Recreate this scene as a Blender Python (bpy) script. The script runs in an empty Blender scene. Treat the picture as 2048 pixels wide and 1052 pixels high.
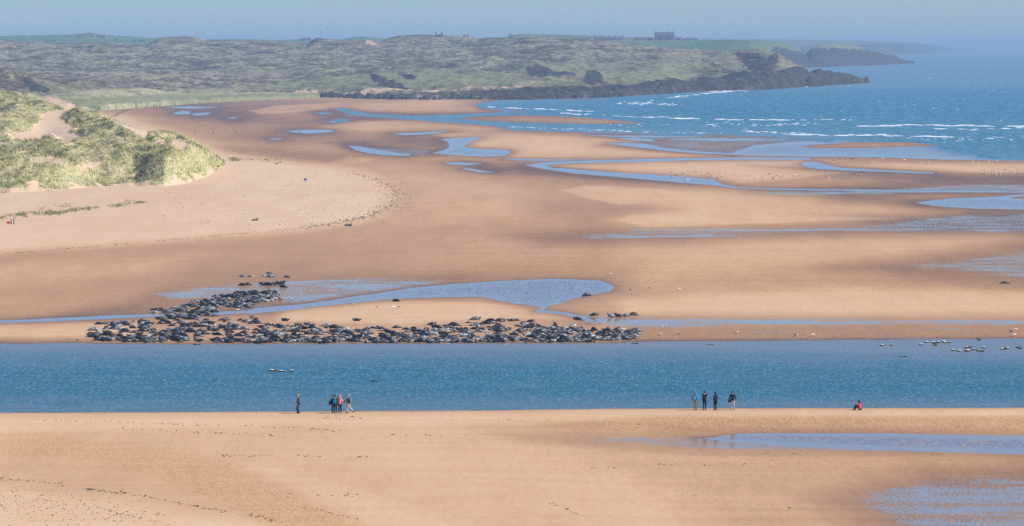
import bpy, bmesh, math, random
import numpy as np
from mathutils import Vector, Matrix

random.seed(7)
rng = np.random.default_rng(7)
C = bpy.context.scene.collection
SC = bpy.context.scene

# ------------------------------------------------------------------ camera, sky, sun, exposure
F = 8000.0          # focal length in photo pixels (2048 wide)
HY = 90.0           # row of the true horizon in the photo
H = 36.0            # eye height above the water
cam_d = bpy.data.cameras.new('camera')
cam = bpy.data.objects.new('camera', cam_d)
C.objects.link(cam)
cam.location = (0, 0, H)
cam.rotation_euler = (math.radians(90), 0, 0)
cam_d.sensor_width = 36.0
cam_d.lens = F * 36.0 / 2048.0
cam_d.shift_y = -(526.0 - HY) / 2048.0
cam_d.clip_start = 1.0
cam_d.clip_end = 90000.0
SC.camera = cam

SUN_EL, SUN_ROT = math.radians(42), math.radians(104)
w = bpy.data.worlds.new('World')
SC.world = w
w.use_nodes = True
wn = w.node_tree
for n in list(wn.nodes):
    wn.nodes.remove(n)
sky = wn.nodes.new('ShaderNodeTexSky')
sky.sky_type = 'NISHITA'
sky.sun_disc = False
sky.sun_elevation = SUN_EL
sky.sun_rotation = SUN_ROT
sky.air_density = 1.0
sky.dust_density = 0.1
sky.ozone_density = 3.0
bg = wn.nodes.new('ShaderNodeBackground')
bg.inputs['Strength'].default_value = 0.057
wo = wn.nodes.new('ShaderNodeOutputWorld')
tint = wn.nodes.new('ShaderNodeMix'); tint.data_type = 'RGBA'; tint.blend_type = 'MULTIPLY'
tint.inputs[0].default_value = 1.0
tint.inputs[7].default_value = (0.61, 0.87, 1.36, 1)      # the whole sky, evenly: the clear blue of the day
wn.links.new(sky.outputs[0], tint.inputs[6])
wn.links.new(tint.outputs[2], bg.inputs[0])
wn.links.new(bg.outputs[0], wo.inputs[0])

sl = bpy.data.lights.new('sun', 'SUN')
sl.energy = 3.6
sl.angle = math.radians(0.53)
sl.color = (1.0, 0.93, 0.83)
so = bpy.data.objects.new('sun', sl)
C.objects.link(so)
to_sun = Vector((math.sin(SUN_ROT) * math.cos(SUN_EL), math.cos(SUN_ROT) * math.cos(SUN_EL), math.sin(SUN_EL)))
so.rotation_euler = to_sun.to_track_quat('Z', 'Y').to_euler()
so.location = (200, 100, 300)

SC.view_settings.view_transform = 'Standard'
SC.view_settings.look = 'None'
SC.view_settings.exposure = 0.70
SC.view_settings.gamma = 1.0
SC.view_settings.use_curve_mapping = False
SC.render.engine = 'CYCLES'
SC.cycles.max_bounces = 6
SC.cycles.diffuse_bounces = 2
SC.cycles.glossy_bounces = 3
SC.cycles.transparent_max_bounces = 8
SC.cycles.volume_bounces = 0
SC.cycles.use_denoising = False

HAZE_DENSITY = 1.03e-4
HAZE_COLOR = (0.49, 0.72, 0.97)

# ------------------------------------------------------------------ helpers
def p2w(px, py, z=0.0):
    d = F * (H - z) / (py - HY)
    return (px - 1024.0) * d / F, d, z

def tag(o, label=None, cat=None, group=None, kind=None):
    if label: o['label'] = label
    if cat: o['category'] = cat
    if group: o['group'] = group
    if kind: o['kind'] = kind
    return o

def link(name, me, parent=None, loc=(0, 0, 0), rz=0.0):
    o = bpy.data.objects.new(name, me)
    C.objects.link(o)
    o.location = loc
    o.rotation_euler = (0, 0, rz)
    if parent is not None:
        o.parent = parent
    return o

def empty(name, loc, rz=0.0):
    return link(name, None, None, loc, rz)

def np_mesh(name, co, faces, mats, smooth=True, attrs=None, matidx=None):
    """co (n,3), faces (m,k)"""
    me = bpy.data.meshes.new(name)
    co = np.ascontiguousarray(co, dtype=np.float32)
    faces = np.ascontiguousarray(faces, dtype=np.int32)
    m, k = faces.shape
    me.vertices.add(len(co))
    me.vertices.foreach_set('co', co.ravel())
    me.loops.add(m * k)
    me.loops.foreach_set('vertex_index', faces.ravel())
    me.polygons.add(m)
    me.polygons.foreach_set('loop_start', np.arange(0, m * k, k, dtype=np.int32))
    me.polygons.foreach_set('loop_total', np.full(m, k, dtype=np.int32))
    if smooth:
        me.polygons.foreach_set('use_smooth', np.ones(m, dtype=bool))
    if matidx is not None:
        me.polygons.foreach_set('material_index', np.asarray(matidx, dtype=np.int32))
    for mt in (mats if isinstance(mats, (list, tuple)) else [mats]):
        me.materials.append(mt)
    for a, v in (attrs or {}).items():
        at = me.attributes.new(a, 'FLOAT', 'POINT')
        at.data.foreach_set('value', np.ascontiguousarray(v, dtype=np.float32).ravel())
    me.update(calc_edges=True)
    me.validate()
    return me

def grid_faces(nr, nc):
    i = np.arange(nr * nc).reshape(nr, nc)
    return np.stack([i[:-1, :-1].ravel(), i[:-1, 1:].ravel(), i[1:, 1:].ravel(), i[1:, :-1].ravel()], 1)

_perm = np.random.default_rng(3).permutation(4096).astype(np.int64)
_ga = np.random.default_rng(4).uniform(0, 2 * np.pi, 4096)
_gx, _gy = np.cos(_ga), np.sin(_ga)
def perlin(x, y, seed=0):
    x = np.asarray(x, float) + seed * 17.31
    y = np.asarray(y, float) + seed * 5.77
    xi = np.floor(x).astype(np.int64); yi = np.floor(y).astype(np.int64)
    fx = x - xi; fy = y - yi
    u = fx * fx * fx * (fx * (fx * 6 - 15) + 10); v = fy * fy * fy * (fy * (fy * 6 - 15) + 10)
    def g(ix, iy, dx, dy):
        h = _perm[(_perm[ix & 4095] + iy) & 4095]
        return _gx[h] * dx + _gy[h] * dy
    a = g(xi, yi, fx, fy); b = g(xi + 1, yi, fx - 1, fy)
    c = g(xi, yi + 1, fx, fy - 1); d = g(xi + 1, yi + 1, fx - 1, fy - 1)
    return (a + u * (b - a) + v * ((c + u * (d - c)) - (a + u * (b - a)))) * 1.4
def fbm(x, y, oct=4, seed=0, gain=0.5):
    s = 0; a = 1.0; t = 0
    for k in range(oct):
        s = s + a * perlin(x * 2 ** k, y * 2 ** k, seed + k); t += a; a *= gain
    return s / t
def smooth(a, b, x):
    t = np.clip((x - a) / (b - a), 0, 1)
    return t * t * (3 - 2 * t)
def lerpc(pts, x):
    p = np.asarray(pts, float)
    return np.interp(x, p[:, 0], p[:, 1])

def unfold(px, py, z):
    """heights corrected so that the ground never folds back over itself"""
    y = F * (H - z) / (py - HY)
    y = np.maximum.accumulate(y[::-1] + np.arange(len(y))[:, None] * 1e-3, axis=0)[::-1]
    return H - (py - HY) * y / F
def sdf(poly, X, Y, ax=0.3):
    """signed distance (negative inside) of points to a closed polygon, x scaled by ax"""
    P = np.asarray(poly, float) * np.array([ax, 1.0])
    x = X * ax; y = Y
    d2 = np.full(x.shape, 1e18); inside = np.zeros(x.shape, bool)
    n = len(P)
    for i in range(n):
        a = P[i]; b = P[(i + 1) % n]
        e = b - a; L = max(e @ e, 1e-9)
        t = np.clip(((x - a[0]) * e[0] + (y - a[1]) * e[1]) / L, 0, 1)
        d2 = np.minimum(d2, (x - a[0] - t * e[0]) ** 2 + (y - a[1] - t * e[1]) ** 2)
        if a[1] != b[1]:
            c = ((a[1] > y) != (b[1] > y)) & (x < (b[0] - a[0]) * (y - a[1]) / (b[1] - a[1]) + a[0])
            inside ^= c
    return np.where(inside, -1, 1) * np.sqrt(d2)

def sdf_into(out, poly, X, Y, pad=90, ax=0.3):
    P = np.asarray(poly, float)
    x0, y0 = P.min(0); x1, y1 = P.max(0)
    cs = np.where((X[0] > x0 - pad / ax) & (X[0] < x1 + pad / ax))[0]
    rs = np.where((Y[:, 0] > y0 - pad) & (Y[:, 0] < y1 + pad))[0]
    if not len(cs) or not len(rs): return out
    s = np.s_[rs[0]:rs[-1] + 1, cs[0]:cs[-1] + 1]
    out[s] = np.minimum(out[s], sdf(poly, X[s], Y[s], ax))
    return out

# ------------------------------------------------------------------ materials
class NT:
    def __init__(s, name):
        s.m = bpy.data.materials.new(name); s.m.use_nodes = True
        s.t = s.m.node_tree
        for n in list(s.t.nodes): s.t.nodes.remove(n)
        s.out = s.n('ShaderNodeOutputMaterial')
    def n(s, typ, **kw):
        nd = s.t.nodes.new(typ)
        for k, v in kw.items(): setattr(nd, k, v)
        return nd
    def set(s, sock, v):
        if hasattr(v, 'is_output') or isinstance(v, bpy.types.NodeSocket): s.t.links.new(v, sock)
        elif v is not None:
            if hasattr(sock.default_value, '__len__') and isinstance(v, (tuple, list)):
                if len(sock.default_value) == 4 and len(v) == 3: v = tuple(v) + (1,)
            sock.default_value = v
    def math(s, op, a, b=None, c=None, clamp=False):
        nd = s.n('ShaderNodeMath', operation=op); nd.use_clamp = clamp
        s.set(nd.inputs[0], a)
        if b is not None: s.set(nd.inputs[1], b)
        if c is not None: s.set(nd.inputs[2], c)
        return nd.outputs[0]
    def mix(s, f, a, b, mode='MIX'):
        nd = s.n('ShaderNodeMix', data_type='RGBA', blend_type=mode)
        s.set(nd.inputs[0], f); s.set(nd.inputs[6], a); s.set(nd.inputs[7], b)
        return nd.outputs[2]
    def pos(s, scale=(1, 1, 1), obj=False):
        if obj:
            v = s.n('ShaderNodeTexCoord').outputs['Object']
        else:
            v = s.n('ShaderNodeNewGeometry').outputs['Position']
        mp = s.n('ShaderNodeMapping'); s.t.links.new(v, mp.inputs[0]); mp.inputs['Scale'].default_value = scale
        return mp.outputs[0]
    def noise(s, vec, scale=1.0, detail=3.0, rough=0.55, dist=0.0):
        nd = s.n('ShaderNodeTexNoise'); s.t.links.new(vec, nd.inputs['Vector'])
        nd.inputs['Scale'].default_value = scale; nd.inputs['Detail'].default_value = detail
        nd.inputs['Roughness'].default_value = rough; nd.inputs['Distortion'].default_value = dist
        return nd
    def ramp(s, fac, stops, interp='LINEAR'):
        nd = s.n('ShaderNodeValToRGB'); s.set(nd.inputs[0], fac)
        cr = nd.color_ramp; cr.interpolation = interp
        while len(cr.elements) < len(stops): cr.elements.new(0.5)
        for e, (p, c) in zip(cr.elements, stops):
            e.position = p; e.color = tuple(c) + (1,) if len(c) == 3 else c
        return nd.outputs[0]
    def sstep(s, x, a, b):
        nd = s.n('ShaderNodeMapRange', interpolation_type='SMOOTHSTEP')
        s.set(nd.inputs[0], x); s.set(nd.inputs[1], a); s.set(nd.inputs[2], b)
        return nd.outputs[0]
    def attr(s, name):
        return s.n('ShaderNodeAttribute', attribute_name=name).outputs['Fac']
    def slope(s, noise_col, ax, ay, bias=(0, 0)):
        """a normal from noise: slopes ax, ay in metres per metre"""
        sub = s.n('ShaderNodeVectorMath', operation='SUBTRACT'); s.t.links.new(noise_col, sub.inputs[0]); sub.inputs[1].default_value = (0.5, 0.5, 0.5)
        comb = s.n('ShaderNodeSeparateXYZ'); s.t.links.new(sub.outputs[0], comb.inputs[0])
        x = s.math('MULTIPLY_ADD', comb.outputs[0], ax, bias[0]); y = s.math('MULTIPLY_ADD', comb.outputs[1], ay, bias[1])
        c2 = s.n('ShaderNodeCombineXYZ'); s.set(c2.inputs[0], x); s.set(c2.inputs[1], y); c2.inputs[2].default_value = 1.0
        nm = s.n('ShaderNodeVectorMath', operation='NORMALIZE'); s.t.links.new(c2.outputs[0], nm.inputs[0])
        return nm.outputs[0]
    def bsdf(s, color, rough=0.9, spec=0.2, normal=None, **kw):
        b = s.n('ShaderNodeBsdfPrincipled')
        s.set(b.inputs['Base Color'], color); s.set(b.inputs['Roughness'], rough); s.set(b.inputs['Specular IOR Level'], spec)
        if normal is not None: s.t.links.new(normal, b.inputs['Normal'])
        for k, v in kw.items(): s.set(b.inputs[k], v)
        return b.outputs[0]
    def done(s, sh):
        s.t.links.new(sh, s.out.inputs[0]); return s.m
    def bump(s, h, strength, dist):
        b = s.n('ShaderNodeBump'); s.set(b.inputs['Height'], h); b.inputs['Strength'].default_value = strength; b.inputs['Distance'].default_value = dist
        return b.outputs[0]

def plain(name, col, rough=0.85, spec=0.2, var=0.15, scale=6.0):
    t = NT(name)
    nz = t.noise(t.pos(obj=True), scale, 3)
    c = t.mix(nz.outputs[0], tuple(max(0, x * (1 - var)) for x in col), tuple(x * (1 + var) for x in col))
    return t.done(t.bsdf(c, rough, spec))

def sand_material():
    t = NT('sand')
    wet0 = t.attr('wet'); film = t.attr('film'); tone = t.attr('tone')
    big = t.noise(t.pos((0.02, 0.004, 0.02)), 1.0, 4, 0.6)
    mid = t.noise(t.pos((0.16, 0.02, 0.1)), 1.0, 4, 0.6)
    fine = t.noise(t.pos((1.7, 0.22, 1.0)), 1.0, 3, 0.65)
    grain = t.noise(t.pos((9.0, 2.4, 1.0)), 1.0, 2, 0.6)
    a = t.math('MULTIPLY_ADD', t.math('SUBTRACT', big.outputs[0], 0.5), 0.30, wet0)
    a = t.math('MULTIPLY_ADD', t.math('SUBTRACT', mid.outputs[0], 0.5), 0.22, a)
    a = t.math('MULTIPLY_ADD', t.math('SUBTRACT', fine.outputs[0], 0.5), 0.20, a)
    wet = t.math('MULTIPLY_ADD', t.math('SUBTRACT', grain.outputs[0], 0.5), 0.06, a)
    stk = t.noise(t.pos((0.035, 0.35, 1.0)), 1.0, 4, 0.6)
    wet = t.math('MULTIPLY_ADD', t.math('SUBTRACT', stk.outputs[0], 0.5), 0.24, wet)
    col = t.ramp(wet, [(0.0, (0.65, 0.47, 0.30)), (0.22, (0.57, 0.365, 0.205)), (0.45, (0.425, 0.253, 0.138)), (0.7, (0.31, 0.178, 0.100)), (1.0, (0.17, 0.102, 0.066))])
    col = t.mix(t.math('MULTIPLY', tone, 0.75), col, t.mix(1.0, col, (0.96, 0.93, 0.80), 'MULTIPLY'))
    # rippled water film standing in the troughs
    rip = t.noise(t.pos((4.6, 1.7, 1.0)), 1.0, 3, 0.7, 0.3)
    rp2 = t.noise(t.pos((0.12, 0.22, 1.0)), 1.0, 3, 0.6)
    nn = t.math('MULTIPLY_ADD', rp2.outputs[0], 0.4, t.math('MULTIPLY', rip.outputs[0], 0.75))
    thr = t.math('SUBTRACT', 0.825, t.math('MULTIPLY', film, 0.41))
    fm = t.sstep(nn, t.math('SUBTRACT', thr, 0.025), t.math('ADD', thr, 0.025))
    fm = t.math('MULTIPLY', fm, t.sstep(film, 0.02, 0.12))
    dark = t.mix(t.math('MULTIPLY', fm, 0.8), col, (0.13, 0.10, 0.09))
    rpl = t.noise(t.pos((6.5, 0.95, 1.0)), 1.0, 3, 0.6)
    amp = t.math('MULTIPLY_ADD', tone, 0.75, 0.30)
    n1 = t.slope(rpl.outputs[1], amp, amp)
    dry = t.bsdf(dark, t.math('SUBTRACT', 0.95, t.math('MULTIPLY', t.sstep(wet, 0.45, 1.0), 0.35)), 0.18, n1)
    wtr = t.bsdf((0.29, 0.255, 0.185), 0.10, 0.5, t.slope(grain.outputs[1], 0.05, 0.05), IOR=1.33)
    mx = t.n('ShaderNodeMixShader'); t.set(mx.inputs[0], fm); t.t.links.new(dry, mx.inputs[1]); t.t.links.new(wtr, mx.inputs[2])
    return t.done(mx.outputs[0])

def water_material(name, deep, shoal, ax, ay, rough, sc=(1.0, 0.35, 1), bias=0.0, shoal_calm=0.5, other=None):
    t = NT(name)
    sh = t.attr('shoal')
    big = t.noise(t.pos((0.012, 0.05, 1)), 1.0, 4, 0.6)
    mid = t.noise(t.pos((0.05, 0.30, 1)), 1.0, 4, 0.65)
    f = t.math('ADD', sh, t.math('MULTIPLY', t.math('SUBTRACT', big.outputs[0], 0.5), 0.55))
    f = t.math('ADD', f, t.math('MULTIPLY', t.math('SUBTRACT', mid.outputs[0], 0.5), 0.3), clamp=True)
    col = t.mix(f, deep, shoal)
    rip = t.noise(t.pos(sc), 1.0, 4, 0.7)
    calm = t.math('SUBTRACT', 1.0, t.math('MULTIPLY', f, shoal_calm))
    nrm = t.slope(rip.outputs[1], t.math('MULTIPLY', calm, ax), t.math('MULTIPLY', calm, ay), (0.0, bias))
    own = t.bsdf(col, rough, 0.5, nrm, IOR=1.33)
    if other is None: return t.done(own)
    deep2, ax2, ay2, sc2, bias2 = other
    rip2 = t.noise(t.pos(sc2), 1.0, 4, 0.7)
    b2 = t.bsdf(deep2, 0.14, 0.5, t.slope(rip2.outputs[1], ax2, ay2, (0.0, bias2)), IOR=1.33)
    mx = t.n('ShaderNodeMixShader'); t.set(mx.inputs[0], t.attr('sea')); t.t.links.new(own, mx.inputs[1]); t.t.links.new(b2, mx.inputs[2])
    return t.done(mx.outputs[0])

def veg_material(name, cols, scale=(0.1, 0.05, 0.1), detail=5, rock=True, fine=(0.5, 0.2, 0.3), sandattr=True, lo=0.36, hi=0.64):
    """low vegetation on far land: colour bands by noise; attributes rock / bare mix rock and bare sand in, lush mixes green in"""
    t = NT(name)
    a = t.noise(t.pos(scale), 1.0, detail, 0.65)
    b = t.noise(t.pos(fine), 1.0, 3, 0.65)
    crest = t.attr('crest')
    f = t.math('ADD', t.math('MULTIPLY', a.outputs[0], 0.5), t.math('MULTIPLY', b.outputs[0], 0.5))
    f = t.math('ADD', f, t.math('MULTIPLY', crest, 0.2))
    k = len(cols)
    col = t.ramp(f, [(lo + (hi - lo) * i / (k - 1), c) for i, c in enumerate(cols)])
    lush = t.attr('lush')
    l2 = t.sstep(t.math('MULTIPLY_ADD', t.math('SUBTRACT', a.outputs[0], 0.5), 1.0, lush), 0.3, 0.7)
    col = t.mix(t.math('MULTIPLY', l2, 0.85), col, t.mix(b.outputs[0], (0.13, 0.145, 0.072), (0.28, 0.275, 0.155)))
    bare = t.sstep(t.math('MULTIPLY_ADD', t.math('SUBTRACT', b.outputs[0], 0.5), 0.7, t.attr('bare')), 0.4, 0.6)
    col = t.mix(bare, col, (0.58, 0.42, 0.27))
    r = t.noise(t.pos((0.16, 0.06, 0.2)), 1.0, 5, 0.7)
    rk = t.sstep(t.math('MULTIPLY_ADD', t.math('SUBTRACT', r.outputs[0], 0.5), 0.9, t.attr('rock')), 0.40, 0.62)
    rc = t.ramp(r.outputs[0], [(0.3, (0.014, 0.014, 0.015)), (0.5, (0.040, 0.036, 0.034)), (0.68, (0.105, 0.090, 0.078))])
    col = t.mix(rk, col, rc)
    nrm = t.slope(b.outputs[1], 0.0, 0.0)
    return t.done(t.bsdf(col, 0.95, 0.1))

M = {}
M['sand'] = sand_material()
M['river'] = water_material('river_water', (0.014, 0.118, 0.118), (0.185, 0.218, 0.200), 0.47, 0.70, 0.12, (3.8, 0.78, 1), -0.09)
M['sea'] = water_material('sea_water', (0.010, 0.150, 0.155), (0.11, 0.225, 0.215), 0.36, 0.55, 0.14, (0.40, 0.09, 1), -0.10, 0.35)
M['pool'] = water_material('pool_water', (0.225, 0.190, 0.150), (0.29, 0.275, 0.215), 0.46, 0.60, 0.08, (2.6, 0.5, 1), -0.03, 0.93, ((0.022, 0.150, 0.155), 0.32, 0.48, (0.40, 0.09, 1), -0.09))
M['heath'] = veg_material('heath', [(0.044, 0.033, 0.029), (0.062, 0.047, 0.038), (0.090, 0.073, 0.049), (0.16, 0.142, 0.088), (0.29, 0.262, 0.170)], (0.035, 0.010, 0.05), 5, fine=(0.25, 0.05, 0.3), lo=.36, hi=.74)
M['dunegrass'] = veg_material('dune_turf', [(0.10, 0.11, 0.05), (0.17, 0.18, 0.08), (0.26, 0.255, 0.13), (0.38, 0.35, 0.22)], (0.06, 0.02, 0.06), 5, fine=(0.7, 0.14, 0.4))
M['farm'] = veg_material('farmland', [(0.045, 0.10, 0.028), (0.075, 0.15, 0.04), (0.11, 0.17, 0.055), (0.17, 0.17, 0.08)], (0.004, 0.002, 0.01), 3, fine=(0.03, 0.01, 0.05))
M['foam'] = plain('foam', (0.82, 0.84, 0.85), 0.7, 0.3, 0.06)
M['rock'] = plain('shore_rock', (0.036, 0.034, 0.033), 0.85, 0.3, 0.6, 0.4)
M['weed'] = plain('strand_weed', (0.12, 0.094, 0.064), 0.8, 0.2, 0.5, 1.5)

# haze
def box_mesh(name, x0, x1, y0, y1, z0, z1, mat):
    co = [(x, y, z) for z in (z0, z1) for y in (y0, y1) for x in (x0, x1)]
    f = [(0, 2, 3, 1), (4, 5, 7, 6), (0, 1, 5, 4), (2, 6, 7, 3), (0, 4, 6, 2), (1, 3, 7, 5)]
    return np_mesh(name, np.array(co, float), np.array(f), mat, smooth=False)
t = NT('haze')
pv = t.n('ShaderNodeVolumePrincipled')
pv.inputs['Color'].default_value = HAZE_COLOR + (1,)
pv.inputs['Density'].default_value = HAZE_DENSITY
pv.inputs['Anisotropy'].default_value = 0.0
t.t.links.new(pv.outputs[0], t.out.inputs['Volume'])
hz = link('haze', box_mesh('haze', -16000, 16000, -900, 46000, -6.0, 72.0, t.m))
hz['kind'] = 'stuff'

# ------------------------------------------------------------------ the tidal flats beyond the river
POOLS = [
 # big pool behind the seals and its tail
 [(1228,574),(1215,567),(1197,561),(1109,558),(1003,562),(912,568),(821,576),(761,586),(700,594),(658,602),(600,609),(556,612),(482,621),(474,626),(506,627),(541,624),(643,612),(700,606),(760,600),(791,597),(882,594),(940,593),(972,594),(1003,602),(1050,609),(1075,613),(1094,611),(1124,602),(1169,592),(1221,582)],
 [(340,627),(250,630),(160,634),(60,639),(-60,643),(-300,648),(-300,653),(-60,648),(0,646),(160,640),(250,636),(330,632),(480,627),(478,622)],
 [(1075,611),(1090,611),(1092,616),(1083,621),(1115,623),(1140,627),(1168,634),(1190,642),(1178,645),(1160,638),(1130,629),(1100,626),(1072,624),(1082,616)],
 # hook pool
 [(883,278),(906,277),(963,274),(936,286),(924,294),(948,298),(1015,300),(1021,304),(1006,312),(963,313),(918,310),(866,306),(891,300),(900,294),(897,284)],
 # long looping channel
 [(1051,330),(1091,325),(1182,321),(1303,318),(1484,315),(1620,316),(1620,319),(1484,318.5),(1393,320),(1272,323),(1151,326),(1096,329),(1090,332),(1104,336),(1151,339),(1242,346),(1363,353),(1424,359),(1436,365),(1450,371),(1480,375),(1550,377.5),(1700,379),(1821,381.5),(2048,383),(2350,384),(2350,386.5),(2048,385),(1821,383.5),(1700,381),(1550,379),(1460,375),(1439,371),(1363,365),(1242,354),(1145,346),(1084,337)],
 [(1601,328),(1610,324),(1634,324),(1652,330),(1685,336),(1761,340),(1867,345.5),(1867,347),(1761,343),(1685,340.5),(1640,338),(1616,334)],
 [(1834,405.5),(1852,402.5),(1912,396.5),(1988,394),(2048,388.5),(2060,390),(2010,396),(2048,399),(2350,405),(2350,421),(2048,418.5),(1950,417),(1912,414.6),(1867,411)],
 [(667,218),(690,217),(718,225),(742,228),(800,229),(742,231),(700,229),(685,222)],
 [(659,243.5),(676,237.5),(697,239),(691,243),(670,245)],
 [(630,225),(650,224.5),(664,227),(645,228)],
 [(574,262),(610,260),(660,260),(668,264),(613,266.5),(590,265)],
 [(785,267),(820,266),(862,264),(900,262),(850,268.5),(810,270)],
 [(697,292),(715,292.5),(745,298),(775,303),(820,309),(818,311.5),(770,310),(735,305.5),(713,300)],
 [(332,214.5),(380,212.8),(432,214.5),(380,217)],
 [(347,226),(365,222),(380,223),(377,228),(352,228)],
 [(385,228.5),(396,226.5),(420,225),(415,229),(390,230.5)],
 [(456,236),(466,234.8),(474,235.5),(464,236.8)],
 [(538,278),(550,277),(564,277.5),(552,279)],
 [(889,326),(920,325),(963,327),(940,330),(905,329)],
 [(925,337),(940,337),(960,341),(985,345),(955,344)],
 [(1010,318),(1040,318),(1110,319.5),(1180,319),(1110,321),(1040,320.5)],
 [(1216,287),(1250,286),(1291,288),(1330,296),(1394,303),(1484,308),(1484,310),(1394,306),(1333,301),(1270,294)],
 [(1173,270.5),(1230,271),(1300,271),(1351,268),(1420,270),(1400,273),(1330,274),(1250,274.5)],
 [(1236,277),(1270,276),(1310,279),(1300,283),(1260,280)],
 [(1340,278.5),(1400,277),(1560,277),(1700,278),(1700,280),(1560,280.5),(1430,281.5)],
]
SEA = [(948,209),(994,201),(1054,198),(1120,195.5),(1200,190),(1405,176),(2360,170),(2360,324),(2048,321),(1850,317.5),(1750,314),(1620,313),(1484,310),(1462,308),(1480,300),(1510,291),(1560,286),(1640,281),(1700,279),(1560,274),(1420,268),(1300,268),(1220,266),(1150,264),(1054,261),(1009,258),(994,253),(948,248),(872,243),(782,236),(742,233),(690,231),(770,232),(860,231),(948,228),(1003,225),(1009,221),(963,216)]
BARS = [
 [(909,236.5),(948,232.5),(1054,230),(1145,233),(1220,239),(1303,247),(1182,248.5),(1091,246.5),(1000,244),(963,242)],
 [(1010,222.5),(1030,221.5),(1064,223.5),(1040,225.5)],
 [(1590,293),(1650,288),(1700,284),(1820,284),(1885,291),(1830,293),(1740,296.5),(1640,297)],
 [(1110,199.6),(1160,197.8),(1232,196.6),(1200,198.8),(1140,200.2)],
]
FILM = [  # polygon, strength, softness
 ([(290,588),(420,571),(560,560),(700,555),(830,556),(900,562),(821,576),(700,592),(600,606),(540,606),(440,596),(360,600)], .62, 7),
 ([(1130,627),(1300,634),(1500,636),(1800,637),(2350,640),(2350,654),(1800,650),(1500,651),(1350,660),(1250,656),(1170,646)], .68, 7),
 ([(1270,655),(2350,652),(2350,682),(1270,685)], .36, 5),
 ([(1740,530),(1900,522),(2048,498),(2350,470),(2350,580),(2048,560),(1950,546),(1850,538)], .55, 10),
 ([(1140,472),(1290,459),(1560,458),(1700,452),(1900,430),(2350,410),(2350,470),(1900,466),(1700,463),(1500,470),(1300,474),(1190,480)], .55, 6),
 ([(1260,459),(1500,458.2),(1800,459),(1800,461),(1500,461.5),(1260,461.5)], .9, 2),
 ([(1200,472),(1400,469.5),(1530,471.5),(1400,474.5),(1230,477)], .85, 3),
 ([(1490,389),(1540,382),(1700,381),(1930,368),(2350,370),(2350,380),(2000,384),(1800,388),(1600,392)], .62, 4),
 ([(1216,287),(1291,284),(1236,277),(1180,270),(1350,266),(1500,270),(1700,279),(1560,287),(1500,300),(1470,310),(1394,306),(1300,299)], .52, 4),
 ([(1560,336),(1750,342),(1900,350),(2350,352),(2350,372),(1900,372),(1650,362)], .34, 6),
 ([(1600,420),(1800,428),(2000,420),(2350,420),(2350,440),(1900,440),(1700,446)], .36, 8),
 ([(880,552),(1000,535),(1160,545),(1200,558),(1000,560)], .30, 6),
 ([(1400,322),(1560,318),(1610,325),(1600,334),(1500,332)], .45, 4),
 ([(697,292),(790,296),(860,300),(870,310),(818,312),(740,307)], .55, 4),
 ([(690,229),(860,231),(1003,224),(963,216),(1009,221),(1100,226),(980,232),(900,237),(800,237)], .55, 4),
 ([(600,245),(660,238),(690,246),(640,248)], .5, 3),
 ([(330,212),(520,205),(620,200),(700,199),(620,206),(470,213),(400,218)], .50, 4),
 ([(1040,612),(1124,602),(1180,590),(1140,604),(1090,616)], .7, 3),
 ([(480,622),(560,612),(520,600),(440,612)], .6, 5),
]
WET = [  # polygon, amount, softness px
 ([(-300,262),(330,196),(640,194),(960,197),(1060,222),(920,250),(620,272),(430,262),(300,236)], .22, 14),
 ([(330,210),(520,200),(640,206),(560,222),(470,240),(380,236)], .26, 8),
 ([(400,228),(520,226),(600,240),(700,236),(760,238),(600,252),(470,248)], .18, 6),
 ([(640,222),(780,226),(900,232),(760,242),(640,240)], .3, 6),
 ([(430,268),(540,262),(720,270),(820,266),(900,268),(960,276),(900,285),(760,282),(560,290),(450,280)], .22, 7),
 ([(432,295),(560,296),(720,312),(690,326),(600,325),(470,312)], .34, 7),
 ([(660,285),(820,276),(905,281),(890,300),(780,298),(690,292)], .42, 7),
 ([(690,290),(870,300),(880,312),(800,314),(700,300)], .4, 5),
 ([(930,326),(1050,330),(1150,342),(1250,354),(1380,368),(1250,362),(1050,350),(950,342)], .5, 7),
 ([(1000,345),(1250,360),(1400,374),(1250,384),(1080,372),(980,362)], .16, 14),
 ([(1040,400),(1200,396),(1350,418),(1240,432),(1180,448),(1100,430)], .2, 14),
 ([(1000,470),(1160,455),(1300,458),(1700,452),(1900,430),(2350,410),(2350,472),(1900,470),(1500,478),(1100,492)], .42, 12),
 ([(1500,385),(1700,372),(1900,352),(2350,345),(2350,392),(1900,390),(1700,396)], .40, 10),
 ([(1560,330),(1640,336),(1850,346),(2350,352),(2350,370),(1800,366),(1620,352),(1480,340)], .36, 8),
 ([(1660,392),(1850,400),(1880,418),(1780,416),(1640,408)], .45, 8),
 ([(1640,430),(1900,416),(2350,420),(2350,470),(1800,458)], .32, 12),
 ([(1660,535),(1850,515),(2048,480),(2350,460),(2350,590),(2048,575),(1850,560)], .42, 16),
 ([(1216,287),(1291,284),(1236,277),(1180,270),(1350,266),(1500,270),(1700,279),(1560,287),(1500,300),(1470,310),(1394,306),(1300,299)], .42, 5),
 ([(250,600),(330,575),(560,555),(760,548),(960,552),(760,585),(560,615),(300,625),(60,640)], .36, 14),
 ([(1240,632),(1500,638),(2350,640),(2350,690),(1240,692)], .24, 7),
 ([(200,560),(600,520),(1000,530),(1300,540),(1100,556),(800,556),(500,564)], .12, 16),
 ([(-300,520),(300,500),(700,470),(1000,440),(900,500),(400,560),(-300,610)], .10, 22),
 ([(-300,676),(400,684),(1300,680),(2350,676),(2350,700),(-300,700)], .38, 6),
]
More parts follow.
